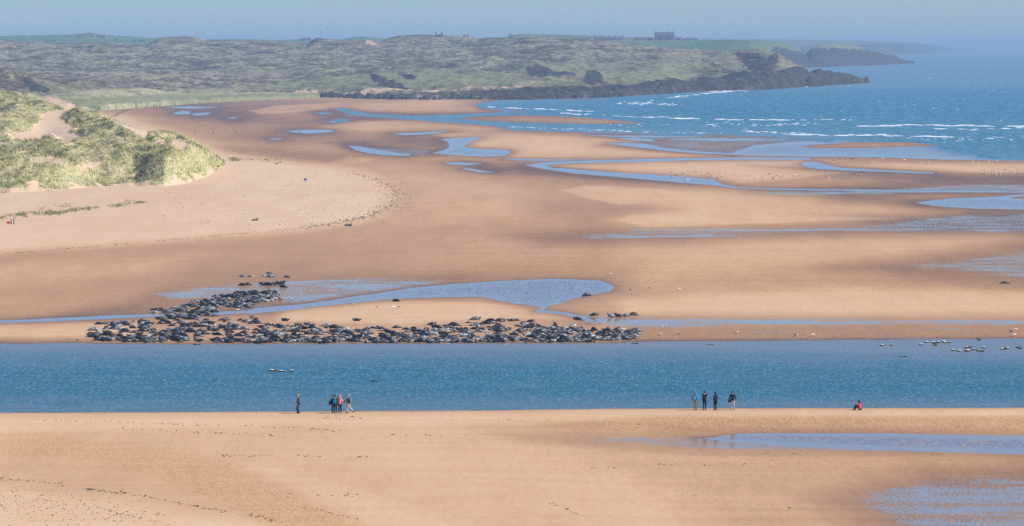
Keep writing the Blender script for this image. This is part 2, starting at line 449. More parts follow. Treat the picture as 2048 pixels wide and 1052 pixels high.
DRY = [
 ([(1122,381),(1170,370),(1240,372),(1330,378),(1400,392),(1330,404),(1240,410),(1180,398)], .55, 2.5),
 ([(1228,440),(1262,429),(1400,424),(1620,428),(1800,438),(1500,448),(1290,454)], .6, 2.5),
 ([(496,222),(560,210),(680,205),(700,214),(600,224),(520,228)], .6, 2.0),
 ([(640,330),(700,312),(760,318),(690,330),(660,338)], .4, 2.5),
 ([(-300,520),(0,505),(200,492),(400,478),(550,465),(700,448),(760,430),(795,405),(800,385),(775,360),(720,342),(640,330),(540,318),(450,305),(250,230),(-300,180)], 1.0, 12),
 ([(860,265),(1050,268),(1200,275),(1280,284),(1200,292),(1330,305),(1440,314),(1200,316),(1020,318),(1030,300),(960,296)], .7, 6),
 ([(1090,330),(1300,322),(1600,320),(1610,335),(1480,330),(1700,345),(1600,356),(1480,366),(1424,357),(1250,345)], .8, 5),
 ([(1660,330),(1800,326),(2350,328),(2350,345),(2000,346),(1800,340)], .8, 5),
 ([(690,244),(800,238),(900,246),(1010,258),(900,262),(740,262),(640,256)], .6, 5),
 ([(700,205),(900,199),(960,205),(950,222),(800,226),(700,219),(620,214)], .6, 6),
 ([(1130,380),(1450,378),(1800,412),(1900,425),(1600,440),(1300,452),(1230,440),(1350,418)], .55, 14),
 ([(1230,500),(1700,474),(2000,478),(1800,512),(1600,530),(1280,560)], .4, 18),
 ([(1230,600),(1700,575),(2350,590),(2350,622),(1700,628),(1250,628)], .7, 12),
 ([(560,618),(800,600),(1000,606),(1070,622),(1150,640),(1000,636),(800,650),(560,640)], .7, 6),
 ([(-300,656),(160,644),(300,640),(260,672),(-300,678)], .7, 6),
 ([(-300,540),(100,520),(400,510),(300,552),(-300,600)], .4, 18),
 ([(780,340),(1000,360),(1100,390),(1000,440),(860,440),(800,400)], .3, 20),
]
BASEW = 0.41
def author(X, Y, pools, bars, film, wetl, dry):
    ripple = fbm(X / 45.0, Y / 4.0, 4, 11) * 1.3 + fbm(X / 9.0, Y / 1.6, 2, 21) * 0.45
    sd = np.full(X.shape, 1e3)
    for p in pools: sdf_into(sd, p, X, Y)
    for p in bars:
        b = np.full(X.shape, 1e3); sdf_into(b, p, X, Y)
        sd = np.where(b < 60, np.maximum(sd, -b), sd)
    raw = sd.copy()
    sd = sd + ripple * np.clip(0.35 + np.abs(sd) / 12, 0, 1.0)
    fl = np.zeros(X.shape); wt = np.full(X.shape, BASEW)
    for p, a, s in film:
        b = np.full(X.shape, 1e3); sdf_into(b, p, X, Y, 60)
        fl = np.maximum(fl, a * smooth(s, -s, b + ripple * 1.2))
    for p, a, s in wetl:
        b = np.full(X.shape, 1e3); sdf_into(b, p, X, Y, 60)
        wt = wt + a * 0.8 * smooth(s * 1.3, -s * 1.3, b + ripple * 2.4)
    dr = np.zeros(X.shape)
    for p, a, s in dry:
        b = np.full(X.shape, 1e3); sdf_into(b, p, X, Y, 60)
        dr = np.maximum(dr, a * smooth(s, -s, b + ripple * 1.5))
    wt = wt * (1 - 0.85 * dr)
    wt = wt + 0.38 * np.exp(-np.clip(sd, 0, None) / 5.0) + 0.10 * np.exp(-np.clip(sd, 0, None) / 18.0)
    fl = np.maximum(fl, 0.58 * np.exp(-np.clip(sd - 0.3, 0, None) / 2.2))
    return sd, raw, fl, np.clip(wt, 0, 1), dr

SHORE = [(-300, 690), (0, 687), (180, 686), (300, 688), (700, 687), (1200, 686), (1300, 683), (1700, 680), (2048, 677), (2350, 675)]
pys = np.concatenate([np.arange(186, 330, 0.9), np.arange(330, 560, 1.15), np.arange(560, 702, 0.8)])
FAR_L, FAR_R = [-9000, -5000, -2600, -1500, -900, -600, -430], [2480, 2650, 2950, 3500, 4600, 7000, 11000]
pxs = np.concatenate([FAR_L, np.arange(-320, 2375, 3.2), FAR_R])
PX, PY = np.meshgrid(pxs, pys)
sd, raw, fl, wt, dr = author(PX, PY, POOLS + [SEA], BARS, FILM, WET, DRY)
shore = lerpc(SHORE, PX) + fbm(PX / 70.0, PY / 90.0, 3, 5) * 1.6 + fbm(PX / 17.0, PY / 40.0, 2, 8) * 0.8
sdr = shore - PY                       # positive on land
zz = np.where(sd > 0, 0.55 * (1 - np.exp(-sd / 16.0)) + 0.004, np.maximum(sd * 0.03, -0.5))
zz = zz + np.where(sd > 3, 0.22 * smooth(0.0, 1.0, dr) * smooth(700, 480, PY) * (PX < 900), 0)
zz = np.where(sdr > 0, np.minimum(zz, 0.004 + sdr * 0.035), np.maximum(sdr * 0.05, -0.5))
# rills in the braided strip by the river
TONE = np.zeros(PX.shape)
for p, a, s_ in [([(1180,500),(1500,520),(2350,470),(2350,600),(1900,590),(1400,575),(1240,560)], .55, 16), ([(800,556),(1000,520),(1250,520),(1260,570),(1180,560),(1000,552)], .7, 10), ([(1280,655),(2350,650),(2350,685),(1280,684)], .7, 4),
                 ([(1000,440),(1300,430),(1350,470),(1100,495)], .45, 10), ([(1560,330),(2350,345),(2350,470),(1700,460),(1500,400)], .5, 12), ([(690,290),(1250,330),(1300,365),(1000,348),(700,312)], .5, 6)]:
    b = np.full(PX.shape, 1e3); sdf_into(b, p, PX, PY, 60)
    TONE = np.maximum(TONE, a * smooth(s_, -s_, b + fbm(PX / 60, PY / 6, 3, 41) * 7))
zz = unfold(PX, PY, zz)
beach_z = zz
WX, WY, WZ = p2w(PX, PY, zz)
WX = np.asarray(WX); WY = np.asarray(WY)
def beach_height(px, py):
    c = np.interp(px, pxs, np.arange(len(pxs))); r = np.interp(py, pys, np.arange(len(pys)))
    return float(beach_z[int(round(r)), int(round(c))])
co = np.stack([WX.ravel(), WY.ravel(), zz.ravel()], 1)
# wetter towards the river shore and where the sand is low
wt = np.clip(wt + 0.28 * np.exp(-np.clip(sdr, 0, None) / 3.0), 0, 1)
me = np_mesh('tidal_flats', co, grid_faces(*PX.shape)[:, ::-1], M['sand'], attrs={'wet': wt, 'film': fl, 'tone': TONE})
tag(link('sand_flats', me), kind='structure')

# ------------------------------------------------------------------ the near bank
CREST = [(-320, 830), (0, 829), (400, 827.5), (1000, 823.5), (1400, 819.5), (2048, 818.5), (2375, 818)]
NPOOL = [[(1396,877),(1494,870.5),(1586,868.5),(1748,869.5),(1887,874),(2048,876),(2400,882),(2400,912),(2048,903),(1887,897.5),(1702,893),(1563,886),(1470,880.5)]]
NFILM = [
 ([(1150,879),(1285,873),(1396,876),(1494,872),(1600,880),(1760,895),(2048,904),(2048,907),(1702,902),(1517,900),(1378,896),(1250,886)], .60, 4),
 ([(1690,999),(1748,980),(1841,962),(1980,953),(2400,948),(2400,1110),(1860,1090),(1813,1054),(1722,1016)], .635, 16),
]
NWET = [
 ([(1000,868),(1200,872),(1500,866),(1700,862),(2400,868),(2400,925),(1900,912),(1500,908),(1200,896),(1040,880)], .34, 12),
 ([(1640,1000),(1750,965),(1850,945),(2100,925),(2400,920),(2400,1120),(1800,1110),(1700,1040)], .62, 26),
 ([(1250,930),(1900,905),(2400,915),(2400,1000),(1800,960),(1600,1010),(1740,1110),(1500,1110),(1350,1000)], .18, 34),
 ([(900,846),(1300,836),(2400,832),(2400,866),(1600,864),(1200,870)], .16, 10),
 ([(-300,1000),(-300,870),(300,860),(500,930),(700,1010),(800,1100),(500,1100),(300,980)], .05, 20),
]
NDRY = [([(-320,840),(700,834),(1100,826),(2400,822),(2400,830),(1300,832),(1050,850),(600,850),(-320,870)], .55, 6),
        ([(480,930),(560,935),(700,980),(900,1040),(1000,1100),(800,1100),(700,1030),(600,980)], .5, 14),
        ([(-320,960),(0,975),(200,1000),(500,1045),(700,1110),(-320,1110)], .75, 16),
        ([(600,880),(1000,900),(1400,940),(1550,1000),(1300,1060),(900,1000)], .25, 40)]
NTONE = [([(-320,850),(60,862),(200,885),(380,905),(480,930),(520,955),(600,1000),(760,1060),(790,1110),(600,1110),(520,1040),(330,960),(150,915),(-320,905)], 1.0, 9),
         ([(1000,842),(1400,832),(2400,832),(2400,868),(1700,866),(1250,868)], .9, 7), ([(1300,905),(2400,908),(2400,945),(1800,950),(1500,930)], .5, 16)]
rows_t = np.concatenate([np.linspace(0, 1, 300)])
npx = np.concatenate([FAR_L, np.arange(-320, 2380, 2.7), FAR_R])
TT, NX = np.meshgrid(rows_t, npx, indexing='ij')
crest = lerpc(CREST, NX) + fbm(NX / 120.0, NX * 0, 3, 31) * 0.7
NY = crest + (1110 - crest) * TT ** 1.25
BASEW = 0.24
nsd, nraw, nfl, nwt, ndr = author(NX, NY, NPOOL, [], NFILM, NWET, NDRY)
nwt = np.clip(nwt, 0, 1)
ntone = np.zeros(NX.shape)
for p, a, s in NTONE:
    b = np.full(NX.shape, 1e3); sdf_into(b, p, NX, NY, 90)
    ntone = np.maximum(ntone, a * smooth(s, -s, b + fbm(NX / 60, NY / 6, 3, 41) * 9))
CZ = 1.0
right = smooth(900, 1500, NX)
low = np.where(nsd > 0, 0.005 + 0.010 * np.clip(nsd, 0, 40), np.maximum(nsd * 0.04, -0.35))
nz = CZ * (1 - right * smooth(818, 869, NY)) + (np.minimum(low, CZ) * right * smooth(818, 869, NY))
nz = nz - (NY - crest) * 0.0006
fars = nfl * smooth(930, 980, NY)
nz = nz * (1 - 0.0 * fars)
nz = nz + fbm(NX / 260, NY / 22, 3, 51) * 0.05 * (nsd > 8)
nz = unfold(NX, NY, nz)
wx, wy, _ = p2w(NX, NY, nz)
# back slope down to the river, hidden from the hill
bx = []; 
K = 10
back_z = np.linspace(0, 1, K + 1)[1:]
bco = []
for k, s in enumerate(back_z):
    zb = CZ - (CZ + 0.6) * (s ** 1.4)
    yb = wy[0] + 0.6 + 13.0 * s
    bco.append(np.stack([(NX[0] - 1024) * yb / F, yb, np.full(NX.shape[1], zb)], 1))
bco = bco[::-1]
co = np.concatenate(bco + [np.stack([wx.ravel(), wy.ravel(), nz.ravel()], 1)])
pad = lambda a, v: np.concatenate([np.full(K * NX.shape[1], v), a.ravel()])
# and on towards the hill below the frame
ext = []
for s in (20, 60, 120):
    ext.append(np.stack([wx[-1], wy[-1] - s, nz[-1] + s * 0.004], 1))
co = np.concatenate([co] + ext)
pad2 = lambda a, v: np.concatenate([pad(a, v), np.tile(a[-1], 3)])
nr = K + NX.shape[0] + 3
me = np_mesh('near_bank', co, grid_faces(nr, NX.shape[1])[:, ::-1], M['sand'],
             attrs={'wet': pad2(nwt, 0.5), 'film': pad2(nfl, 0.0), 'tone': pad2(ntone, 0.0)})
tag(link('sand_bank', me), kind='structure')
def bank_pt(px, off=0.25):
    """a point on the crest of the near bank"""
    c = float(lerpc(CREST, px)); x, y, z = p2w(px, c + off, CZ)
    return x, y, CZ - 0.01
def near_pt(px, py):
    ci = int(np.clip(np.searchsorted(npx, px), 0, len(npx) - 1))
    col = NY[:, ci]; ri = int(np.clip(np.searchsorted(col, py), 0, len(col) - 1))
    return p2w(px, py, float(nz[ri, ci]))

# ------------------------------------------------------------------ water sheets (all at sea level, side by side)
def water_grid(name, px0, px1, npx_, rows, mat, shoal_fn):
    xs = np.linspace(px0, px1, npx_)
    X, Yr = np.meshgrid(xs, np.asarray(rows))
    return X, Yr
# near pools: from the hill to just under the crest
xs = np.concatenate([FAR_L, np.linspace(-330, 2390, 300), FAR_R]); gp = np.linspace(1240, 866.5, 160)
GX, GP = np.meshgrid(xs, gp)
GY = F * H / (GP - HY)
co = np.stack([((GX - 1024) * GY / F).ravel(), GY.ravel(), np.zeros(GX.size)], 1)
psd = np.full(GX.shape, 1e3)
for p in NPOOL: sdf_into(psd, p, GX, GP)
calm_ = np.exp(-np.clip(-psd - 1.5 + fbm(GX / 40, GP / 4, 2, 67) * 3, 0, None) / 3.5)
tag(link('tidal_pool', np_mesh('tidal_pool', co, grid_faces(*GX.shape), M['pool'], attrs={'shoal': np.clip(calm_, 0, 1)})), kind='structure')
# river
xs = np.concatenate([FAR_L, np.linspace(-330, 2390, 340), FAR_R])
rp = np.linspace(842, 672, 120)
GX, GP = np.meshgrid(xs, rp)
GY = F * H / (GP - HY)
co = np.stack([((GX - 1024) * GY / F).ravel(), GY.ravel(), np.zeros(GX.size)], 1)
shore = lerpc(SHORE, GX)
sh = 1.15 * np.exp(-np.clip(GP - shore - 3 - 9 * smooth(1300, 2048, GX), 0, None) / (9.0 + 8 * smooth(1200, 2000, GX))) + 0.48 * smooth(775, 826, GP) + 0.06 + 0.40 * smooth(750, 700, GP)
sh = sh + fbm(GX / 160, GP / 7, 3, 61) * 0.22
tag(link('river', np_mesh('river', co, grid_faces(*GX.shape), M['river'], attrs={'shoal': np.clip(sh, 0, 1)})), kind='structure')
# pools on the flats and the sea beyond a line drawn under the sand
SEAB = [(-330, 194), (560, 194), (640, 236), (690, 246), (900, 256), (1000, 266), (1150, 268.5), (1300, 269.5), (1420, 271), (1560, 276.5), (1700, 279.3), (1840, 282), (1920, 300), (2040, 324), (2390, 328)]
xs = np.concatenate([FAR_L, np.linspace(-330, 2390, 420), FAR_R])
t_ = np.linspace(0, 1, 330)
TT2, GX = np.meshgrid(t_, xs, indexing='ij')
gb = lerpc(SEAB, GX)
GP = 672 + (gb - 672) * TT2
GY = F * H / (GP - HY)
co = np.stack([((GX - 1024) * GY / F).ravel(), GY.ravel(), np.zeros(GX.size)], 1)
psd = np.full(GX.shape, 1e3)
for p in POOLS + [SEA]: sdf_into(psd, p, GX, GP)
wid = lerpc([(-330, 2), (1000, 3), (1450, 4), (1700, 9), (1900, 20), (2040, 8), (2390, 8)], GX)
seab = smooth(1.0, 0.0, (GP - gb + fbm(GX / 60, GP / 5, 3, 68) * 6 * (wid > 6)) / wid)
calm_ = np.exp(-np.clip(-psd - 1.5 + fbm(GX / 40, GP / 4, 2, 66) * 3, 0, None) / 3.5)
tag(link('tidal_pool', np_mesh('tidal_pools', co, grid_faces(*GX.shape), M['pool'], attrs={'shoal': np.clip(calm_, 0, 1), 'sea': seab})), kind='structure')
xs = np.concatenate([FAR_L, np.linspace(-330, 2390, 420), FAR_R])
inv = np.concatenate([np.linspace(0, 0.9, 120), np.linspace(0.905, 1, 30)])
TT2, GX = np.meshgrid(inv, xs, indexing='ij')
gb = lerpc(SEAB, GX)
GP = gb + (97.0 - gb) * TT2
GY = F * H / (GP - HY)
# beyond the picture's sides the sea fans out
co = np.stack([((GX - 1024) * GY / F).ravel(), GY.ravel(), np.zeros(GX.size)], 1)
ssd = np.full(GX.shape, 1e3); sdf_into(ssd, SEA, GX, GP, 90)
insea = -ssd
surfz = np.exp(-np.clip(GP * 0 + (insea), 0, None) / 9.0)
shs = 0.9 * surfz + 0.35 * smooth(215, 262, GP) + 0.25 * smooth(1500, 1000, GX) + fbm(GX / 200, GP / 5.0, 3, 71) * 0.25
tag(link('sea', np_mesh('sea', co, grid_faces(*GX.shape), M['sea'], attrs={'shoal': np.clip(shs, 0, 1)})), kind='structure')

# surf: low ragged ridges of foam along the breaker lines
FO = []   # (px, py, length px, height px-ish)
def foam_line(pts, n, spread, lmin, lmax, dens=1.0):
    p = np.asarray(pts, float)
    tcum = np.concatenate([[0], np.cumsum(np.hypot(*np.diff(p, axis=0).T))])
    for s in np.sort(rng.uniform(0, tcum[-1], int(n * 1.5))):
        x = np.interp(s, tcum, p[:, 0]); y = np.interp(s, tcum, p[:, 1]) + rng.normal(0, spread)
        FO.append((x, y, rng.uniform(lmin, lmax) * rng.uniform(.35, 1.0)))
foam_line([(980,214),(1040,217),(1100,219),(1180,223)], 26, .5, 6, 26)
foam_line([(1120,226),(1160,229),(1180,228)], 10, .5, 10, 24)
foam_line([(1200,231),(1290,234),(1400,238),(1330,236)], 24, .5, 8, 36)
foam_line([(1010,254),(1100,257),(1180,260),(1260,262)], 22, .8, 5, 16)
foam_line([(1230,208),(1300,206),(1370,210)], 30, 2.2, 4, 22)
foam_line([(1340,196),(1410,187),(1480,181),(1540,177)], 34, .7, 10, 34)
foam_line([(1420,183),(1520,178),(1620,172),(1725,164)], 40, .6, 4, 18)
foam_line([(1430,239),(1500,240),(1580,240)], 18, .6, 12, 40)
foam_line([(1560,240),(1700,239)], 10, .6, 8, 20)
foam_line([(1400,246),(1500,249),(1560,250),(1640,246)], 22, 1.6, 5, 20)
foam_line([(1720,253),(1800,250),(1900,251),(2050,253),(2200,254)], 36, .6, 16, 60)
foam_line([(1860,258),(1940,259),(2048,256),(2200,258)], 20, .7, 10, 30)
foam_line([(1580,269),(1680,271),(1760,271),(1900,274)], 30, .6, 10, 44)
foam_line([(1480,262),(1560,266),(1620,268)], 22, 1.2, 5, 20)
foam_line([(1690,270),(1800,269)], 8, .5, 14, 30)
foam_line([(1780,272),(1900,279),(2048,274),(2200,276)], 26, 2.6, 5, 20)
foam_line([(1240,262),(1330,265),(1450,266)], 14, .7, 4, 12)
foam_line([(1200,250),(1330,250),(1500,256)], 10, 2.5, 4, 12)
foam_line([(1560,136),(1650,133),(1740,130),(1826,126)], 22, .35, 3, 9)
for k in range(28):
    FO.append((rng.uniform(1500, 2300), 110 + 150 * rng.uniform() ** 0.6, rng.uniform(2, 7)))
fv, ff = [], []
for (x, y, L) in FO:
    n = 6
    X0, Y0, _ = p2w(x, y, 0)
    mpp = Y0 / F
    Lw = L * mpp
    hgt = mpp * rng.uniform(0.35, 0.95) * (0.8 + 0.02 * L)
    dep = max(1.2, hgt * 3.0)
    b = len(fv)
    for i in range(n + 1):
        u = i / n
        pr = (math.sin(math.pi * u) ** 0.6) * rng.uniform(0.55, 1.25)
        xx = X0 + (u - .5) * Lw; yy = Y0 + rng.normal(0, dep * .6)
        fv += [(xx, yy - dep * (.3 + .7 * pr), 0.005), (xx, yy, 0.01 + hgt * pr), (xx, yy + dep * (.3 + .5 * pr), 0.005)]
        if i:
            q = b + 3 * (i - 1)
            ff += [(q, q + 3, q + 4, q + 1), (q + 1, q + 4, q + 5, q + 2)]
me = np_mesh('surf_foam', np.array(fv), np.array(ff), M['foam'])
tag(link('surf_foam', me), 'white foam of small waves breaking along the sandbars and below the headland', kind='stuff')

# ------------------------------------------------------------------ far land, layer by layer
def land(name, sky_pts, base_pts, px0, px1, step, rows, dd, zb=1.0, power=1.5, disp=None, rock=None, lush=None, bare=None, mat='heath', crestw=1.0, skyfade=0.12, depth_pts=None, blur=False):
    """a hill side between the line where it meets the shore and its skyline; dd = metres from the one back to the other"""
    xs = np.arange(px0, px1 + .1, step)
    if px0 <= -300: xs = np.concatenate([[-7000, -4000, -2200, -1200, -700, -450], xs])
    if px1 >= 2350: xs = np.concatenate([xs, [2600, 3200, 4500]])
    tt = np.linspace(0, 1, rows)
    T, X = np.meshgrid(tt, xs, indexing='ij')
    yb = lerpc(base_pts, X); ys = np.minimum(lerpc(sky_pts, X), yb - 0.3)
    kk = max(3, int(260 / step)); pad_ = np.pad(ys[0], kk, mode='edge')
    ysm = np.convolve(pad_, np.ones(2 * kk + 1) / (2 * kk + 1), 'valid')[None, :] if blur else ys
    if blur:
        kx = smooth(1000, 1250, X[0])[None, :]; ysm = ysm * (1 - kx) + ys[:1] * kx
    ysm = np.minimum(ysm, yb - 0.3)
    P = yb + (ysm - yb) * T + (ys - ysm) * smooth(0.72, 1.0, T)
    db = F * (H - zb) / (yb - HY)
    ddx = dd if depth_pts is None else lerpc(depth_pts, X)
    D = db + ddx * T ** power
    Z = H - (P - HY) * D / F
    WXx = (X - 1024) * D / F
    cr = np.zeros(X.shape)
    if disp:
        for (amp, sx, sy, seed, ridged) in disp:
            nzv = fbm(WXx / sx, D / sy, 4, seed)
            if ridged: nzv = 0.45 - np.abs(nzv) * 1.6
            e = np.minimum(1, T / 0.05) * (1 - smooth(1 - skyfade, 1.0, T) * 0.75)
            Z = Z + amp * nzv * e
            cr = cr + nzv * crestw
    at = {'crest': cr.ravel()}
    for nm, pl in (('rock', rock), ('lush', lush), ('bare', bare)):
        a = np.zeros(X.shape)
        for (poly, s, v) in (pl or []):
            b = sdf(poly, X, P, 0.7) + fbm(X / 14, P / 5, 3, 91) * 4.5; s = s * (1.7 if nm == 'rock' else 1)
            a = np.maximum(a, v * smooth(s, -s, b))
        at[nm] = a
        if nm == 'rock':      # crags: broken ledges where the rock shows
            j = fbm(WXx / 9, D / 22, 4, 95); j = 0.4 - np.abs(j) * 1.8
            Z = Z + a * j * (D[0].mean() / F) * 5.0 * np.minimum(1, T / 0.08)
    # skirt below the shore line, and a fall behind the skyline
    sk = np.stack([WXx[0], D[0] - 3, Z[0] - 4], 1)
    bk = np.stack([WXx[-1] * 1.0, D[-1] + 200, Z[-1] - 14], 1)
    co = np.concatenate([sk, np.stack([WXx.ravel(), D.ravel(), Z.ravel()], 1), bk])
    n = len(xs)
    att = {k: np.concatenate([v.reshape(-1)[:n], v.ravel(), v.reshape(-1)[-n:]]) for k, v in at.items()}
    o = link(name, np_mesh(name, co, grid_faces(rows + 2, n), M[mat], attrs=att))
    tag(o, kind='structure')
    return (X, P, D, Z)

# farthest cliffs
land('far_cliffs', [(1300,78),(1380,76.5),(1641,80),(1771,83.3),(1837,84.5),(1848,88),(1862,90),(1876,92.6),(1902,97),(1935,97.6),(1970,97.2),(2010,98),(2048,97.6),(2200,98),(2400,98)],
     [(1300,116),(1620,114),(1794,111.5),(1902,104),(1960,100.2),(2400,99.6)], 1300, 2390, 3, 40, 900, 0.5, 1.6,
     [(6, 90, 200, 1, True)], rock=[([(1600,92),(1700,90),(1850,87),(1910,97),(1910,106),(1600,118)], 3, .9), ([(1900,96),(2400,96),(2400,101),(1900,106)], 1, 1)], mat='farm')
# second headland, with the long rocky snout
land('headland', [(1560,100),(1606,112),(1616,108),(1623,96),(1641,90),(1667,87.5),(1690,91),(1713,90.5),(1732,101),(1771,109.5),(1794,113.5),(1801,119),(1824,124.5),(1830,126.2)],
     [(1560,136),(1640,134),(1740,130.5),(1824,126.4),(1830,126.4)], 1560, 1830, 1.5, 60, 500, 0.5, 1.7,
     [(4.5, 45, 110, 2, True)], rock=[([(1560,100),(1625,97),(1720,100),(1740,101),(1835,120),(1835,130),(1560,140)], 3, 1.0)], mat='farm',
     lush=[([(1620,96),(1650,88),(1715,88),(1728,98),(1660,96)], 3, .8)], skyfade=.25)
# green cliff land with the big house
FARM = land('farmland', [(-330,74),(0,72),(60,71),(140,69.5),(165,67),(180,65),(196,68.5),(260,73),(310,76.5),(420,79),(480,77.5),(560,80.5),(612,78),(690,78),(705,74.5),(730,73.5),(760,77),(860,78),(1000,77),(1030,70),(1045,67),(1060,68.5),(1120,69),(1180,71.5),(1240,74),(1310,79),(1395,82),(1402,80.5),(1461,80),(1517,79.5),(1550,85.5),(1582,91),(1602,106),(1616,115),(1622,131)],
     [(-330,135),(900,135),(1300,140),(1500,140),(1622,134)], -330, 1622, 3, 60, 1500, 1.0, 1.4,
     [(3.5, 120, 260, 3, True)], rock=[([(1545,95),(1600,104),(1622,114),(1622,138),(1540,138)], 4, 1.0)], mat='farm',
     bare=[], depth_pts=[(-330,1500),(1200,1200),(1400,900),(1622,250)])
# the heath and the long promontory
SKY_H = [(-330,74),(0,76.5),(34,84),(85,86.5),(150,87.5),(191,83.5),(215,86),(290,91),(305,83),(318,76),(345,74.5),(376,73),(395,76),(410,79),(478,80.5),(554,84),(615,88),(626,80),(636,75.5),(650,78),(670,80.5),(728,80),(763,80.5),(780,76),(799,72),(853,70),(885,71.5),(926,73),(940,73.5),(955,78),(975,75),(1060,75.5),(1120,77),(1145,78),(1193,82),(1246,88),(1310,94),(1340,97.5),(1391,101),(1439,101.5),(1490,101),(1531,98.8),(1545,103),(1560,110),(1576,119),(1592,127),(1607,134),(1612,140),(1620,144),(1632,142),(1650,142.5),(1678,146),(1695,149),(1713,154),(1728,160),(1738,163)]
BASE_H = [(-330,196),(200,196),(560,189.5),(640,192),(760,196),(860,197.5),(950,196.5),(1060,197),(1200,192.5),(1337,185),(1405,180.5),(1542,177),(1610,171.5),(1695,166.5),(1738,163.6)]
HEATH = land('heath', SKY_H, BASE_H, -330, 1737, 2.6, 250, 1700, 0.8, 1.25, blur=True, disp=
     [(6.0, 75, 300, 14, True), (2.6, 34, 64, 4, True), (0.9, 11, 22, 5, True)],
     rock=[([(640,188),(760,190),(860,187),(1000,187),(1020,200),(640,200)], 3, .55), ([(980,188),(1060,184),(1130,179),(1210,178),(1330,166),(1420,160),(1470,150),(1540,148),(1590,140),(1612,134),(1745,150),(1745,180),(1200,200),(980,200)], 4, .95),
           ([(736,152),(758,156),(800,172),(846,180),(846,190),(770,184),(740,172)], 4, .68), ([(790,155),(810,150),(838,162),(820,170)], 3, .7),
           ([(1046,140),(1075,133),(1105,146),(1140,148),(1160,160),(1110,164),(1060,160)], 4, .68),
           ([(1160,176),(1172,150),(1186,140),(1202,152),(1214,170),(1222,178)], 3, .8),
           ([(1470,112),(1490,110),(1530,118),(1552,110),(1558,118),(1545,150),(1500,150),(1482,130)], 4, 1.0),
           ([(1400,122),(1430,130),(1440,140),(1410,134)], 3, .7)],
     lush=[([(520,178),(640,160),(740,146),(850,146),(1000,146),(1060,156),(1060,178),(900,186),(640,190),(540,190)], 7, .62), ([(1240,110),(1330,108),(1470,112),(1490,140),(1440,158),(1340,160),(1240,130)], 6, .5),
           ([(1010,150),(1060,128),(1200,126),(1300,132),(1400,150),(1450,160),(1330,168),(1180,180),(1020,178)], 8, .6),
           ([(1380,104),(1530,100),(1570,118),(1606,134),(1560,142),(1530,120),(1450,116)], 6, .6),
           ([(200,180),(600,172),(640,190),(200,198)], 6, .4)],
     bare=[([(728,81),(740,83),(758,94),(734,94)], 1.5, .9), ([(640,189),(760,186),(860,182),(960,182),(1060,181),(1060,184),(900,187),(760,192),(640,194)], 2, .55), ([(600,186),(660,190),(660,196),(560,194)], 2, .9),
           ([(395,78),(420,80),(410,84)], 1, .5)],
     depth_pts=[(-330,2100),(300,2000),(900,1900),(1200,1400),(1400,800),(1540,420),(1610,160),(1737,25)])
# the sandy green fore-dunes along the back of the beach
land('fore_dunes', [(60,196),(100,190),(160,182),(200,178.5),(280,176),(310,178.5),(335,184),(380,187),(520,185.5),(640,189)],
     [(60,222),(140,219),(200,215),(300,207),(400,200),(520,194.5),(640,191.5)], 60, 640, 2.5, 50, 330, 2.2, 1.2,
     [(1.6, 26, 40, 6, True), (0.8, 7, 14, 7, True)], lush=[([(140,200),(300,192),(420,190),(645,188),(645,194),(300,206),(150,217)], 4, .8)], mat='dunegrass',
     bare=[([(80,198),(110,196),(150,210),(150,222),(60,222)], 3, .9)], depth_pts=[(60,260),(640,60)])
# dune hill at the left edge, a dark scarp on its side
land('dune_hill', [(-330,128),(0,136),(20,137),(44,146),(79,156),(137,160),(171,156),(212,166),(239,177),(262,186)],
     [(-330,205),(0,205),(100,200),(200,192),(262,188)], -330, 262, 2.5, 90, 420, 3.0, 1.2,
     [(2.4, 30, 50, 8, True), (0.9, 8, 16, 9, True)], mat='heath', lush=[([(60,160),(150,165),(240,180),(230,192),(60,205)], 8, .5)],
     rock=[([(44,153),(62,160),(85,173),(106,185),(84,191),(60,182),(44,168)], 2, .85)], depth_pts=[(-330,500),(262,60)])

def on_land(layer, px, py):
    X, P, D, Z = layer
    c = int(np.clip(np.searchsorted(X[0], px), 0, X.shape[1] - 1))
    r = int(np.argmin(np.abs(P[:, c] - py)))
    # actual projected row, with the bumps
    q = HY + F * (H - Z[:, c]) / D[:, c]
    r = int(np.argmin(np.abs(q - py)))
    return (px - 1024) * D[r, c] / F, float(D[r, c]), float(Z[r, c])

# ------------------------------------------------------------------ the grassy dunes at the left
FOOT = [(-330,378),(0,376),(60,376),(130,372),(200,364),(270,361),(330,365),(370,358),(400,350),(425,338),(440,328),(452,321),(470,320)]
BACKD = [(-330,1900),(0,1880),(100,1800),(230,1640),(340,1420),(400,1310),(440,1230),(456,1190),(470,1150)]
dpx = np.concatenate([[-2600, -1700, -1100, -800, -600, -450, -390], np.arange(-330, 471, 1.9)])
dd_ = np.concatenate([np.arange(925, 1200, 1.5), np.arange(1200, 1910, 3.0)])
DD, DX = np.meshgrid(dd_, dpx, indexing='ij')
XW = (DX - 1024) * DD / F
foot = F * 34.0 / (lerpc(FOOT, DX) - HY) + fbm(XW / 14, DD / 30, 3, 101) * 14
back = lerpc(BACKD, DX) + fbm(XW / 20, DD / 60, 3, 102) * 20
u = DD - foot; v = back - DD
A = lerpc([(-330,5),(0,5.2),(250,5.2),(330,5.6),(380,6.2),(415,4.8),(440,3.0),(470,1.0)], DX)
base = 0.3 + (A + 1.3) * smooth(-4, 48, u) * smooth(-10, 60, v) + 0.0095 * np.clip(u - 45, 0, None) * smooth(0, 120, v) * smooth(470, 380, DX)
zd = base.copy()
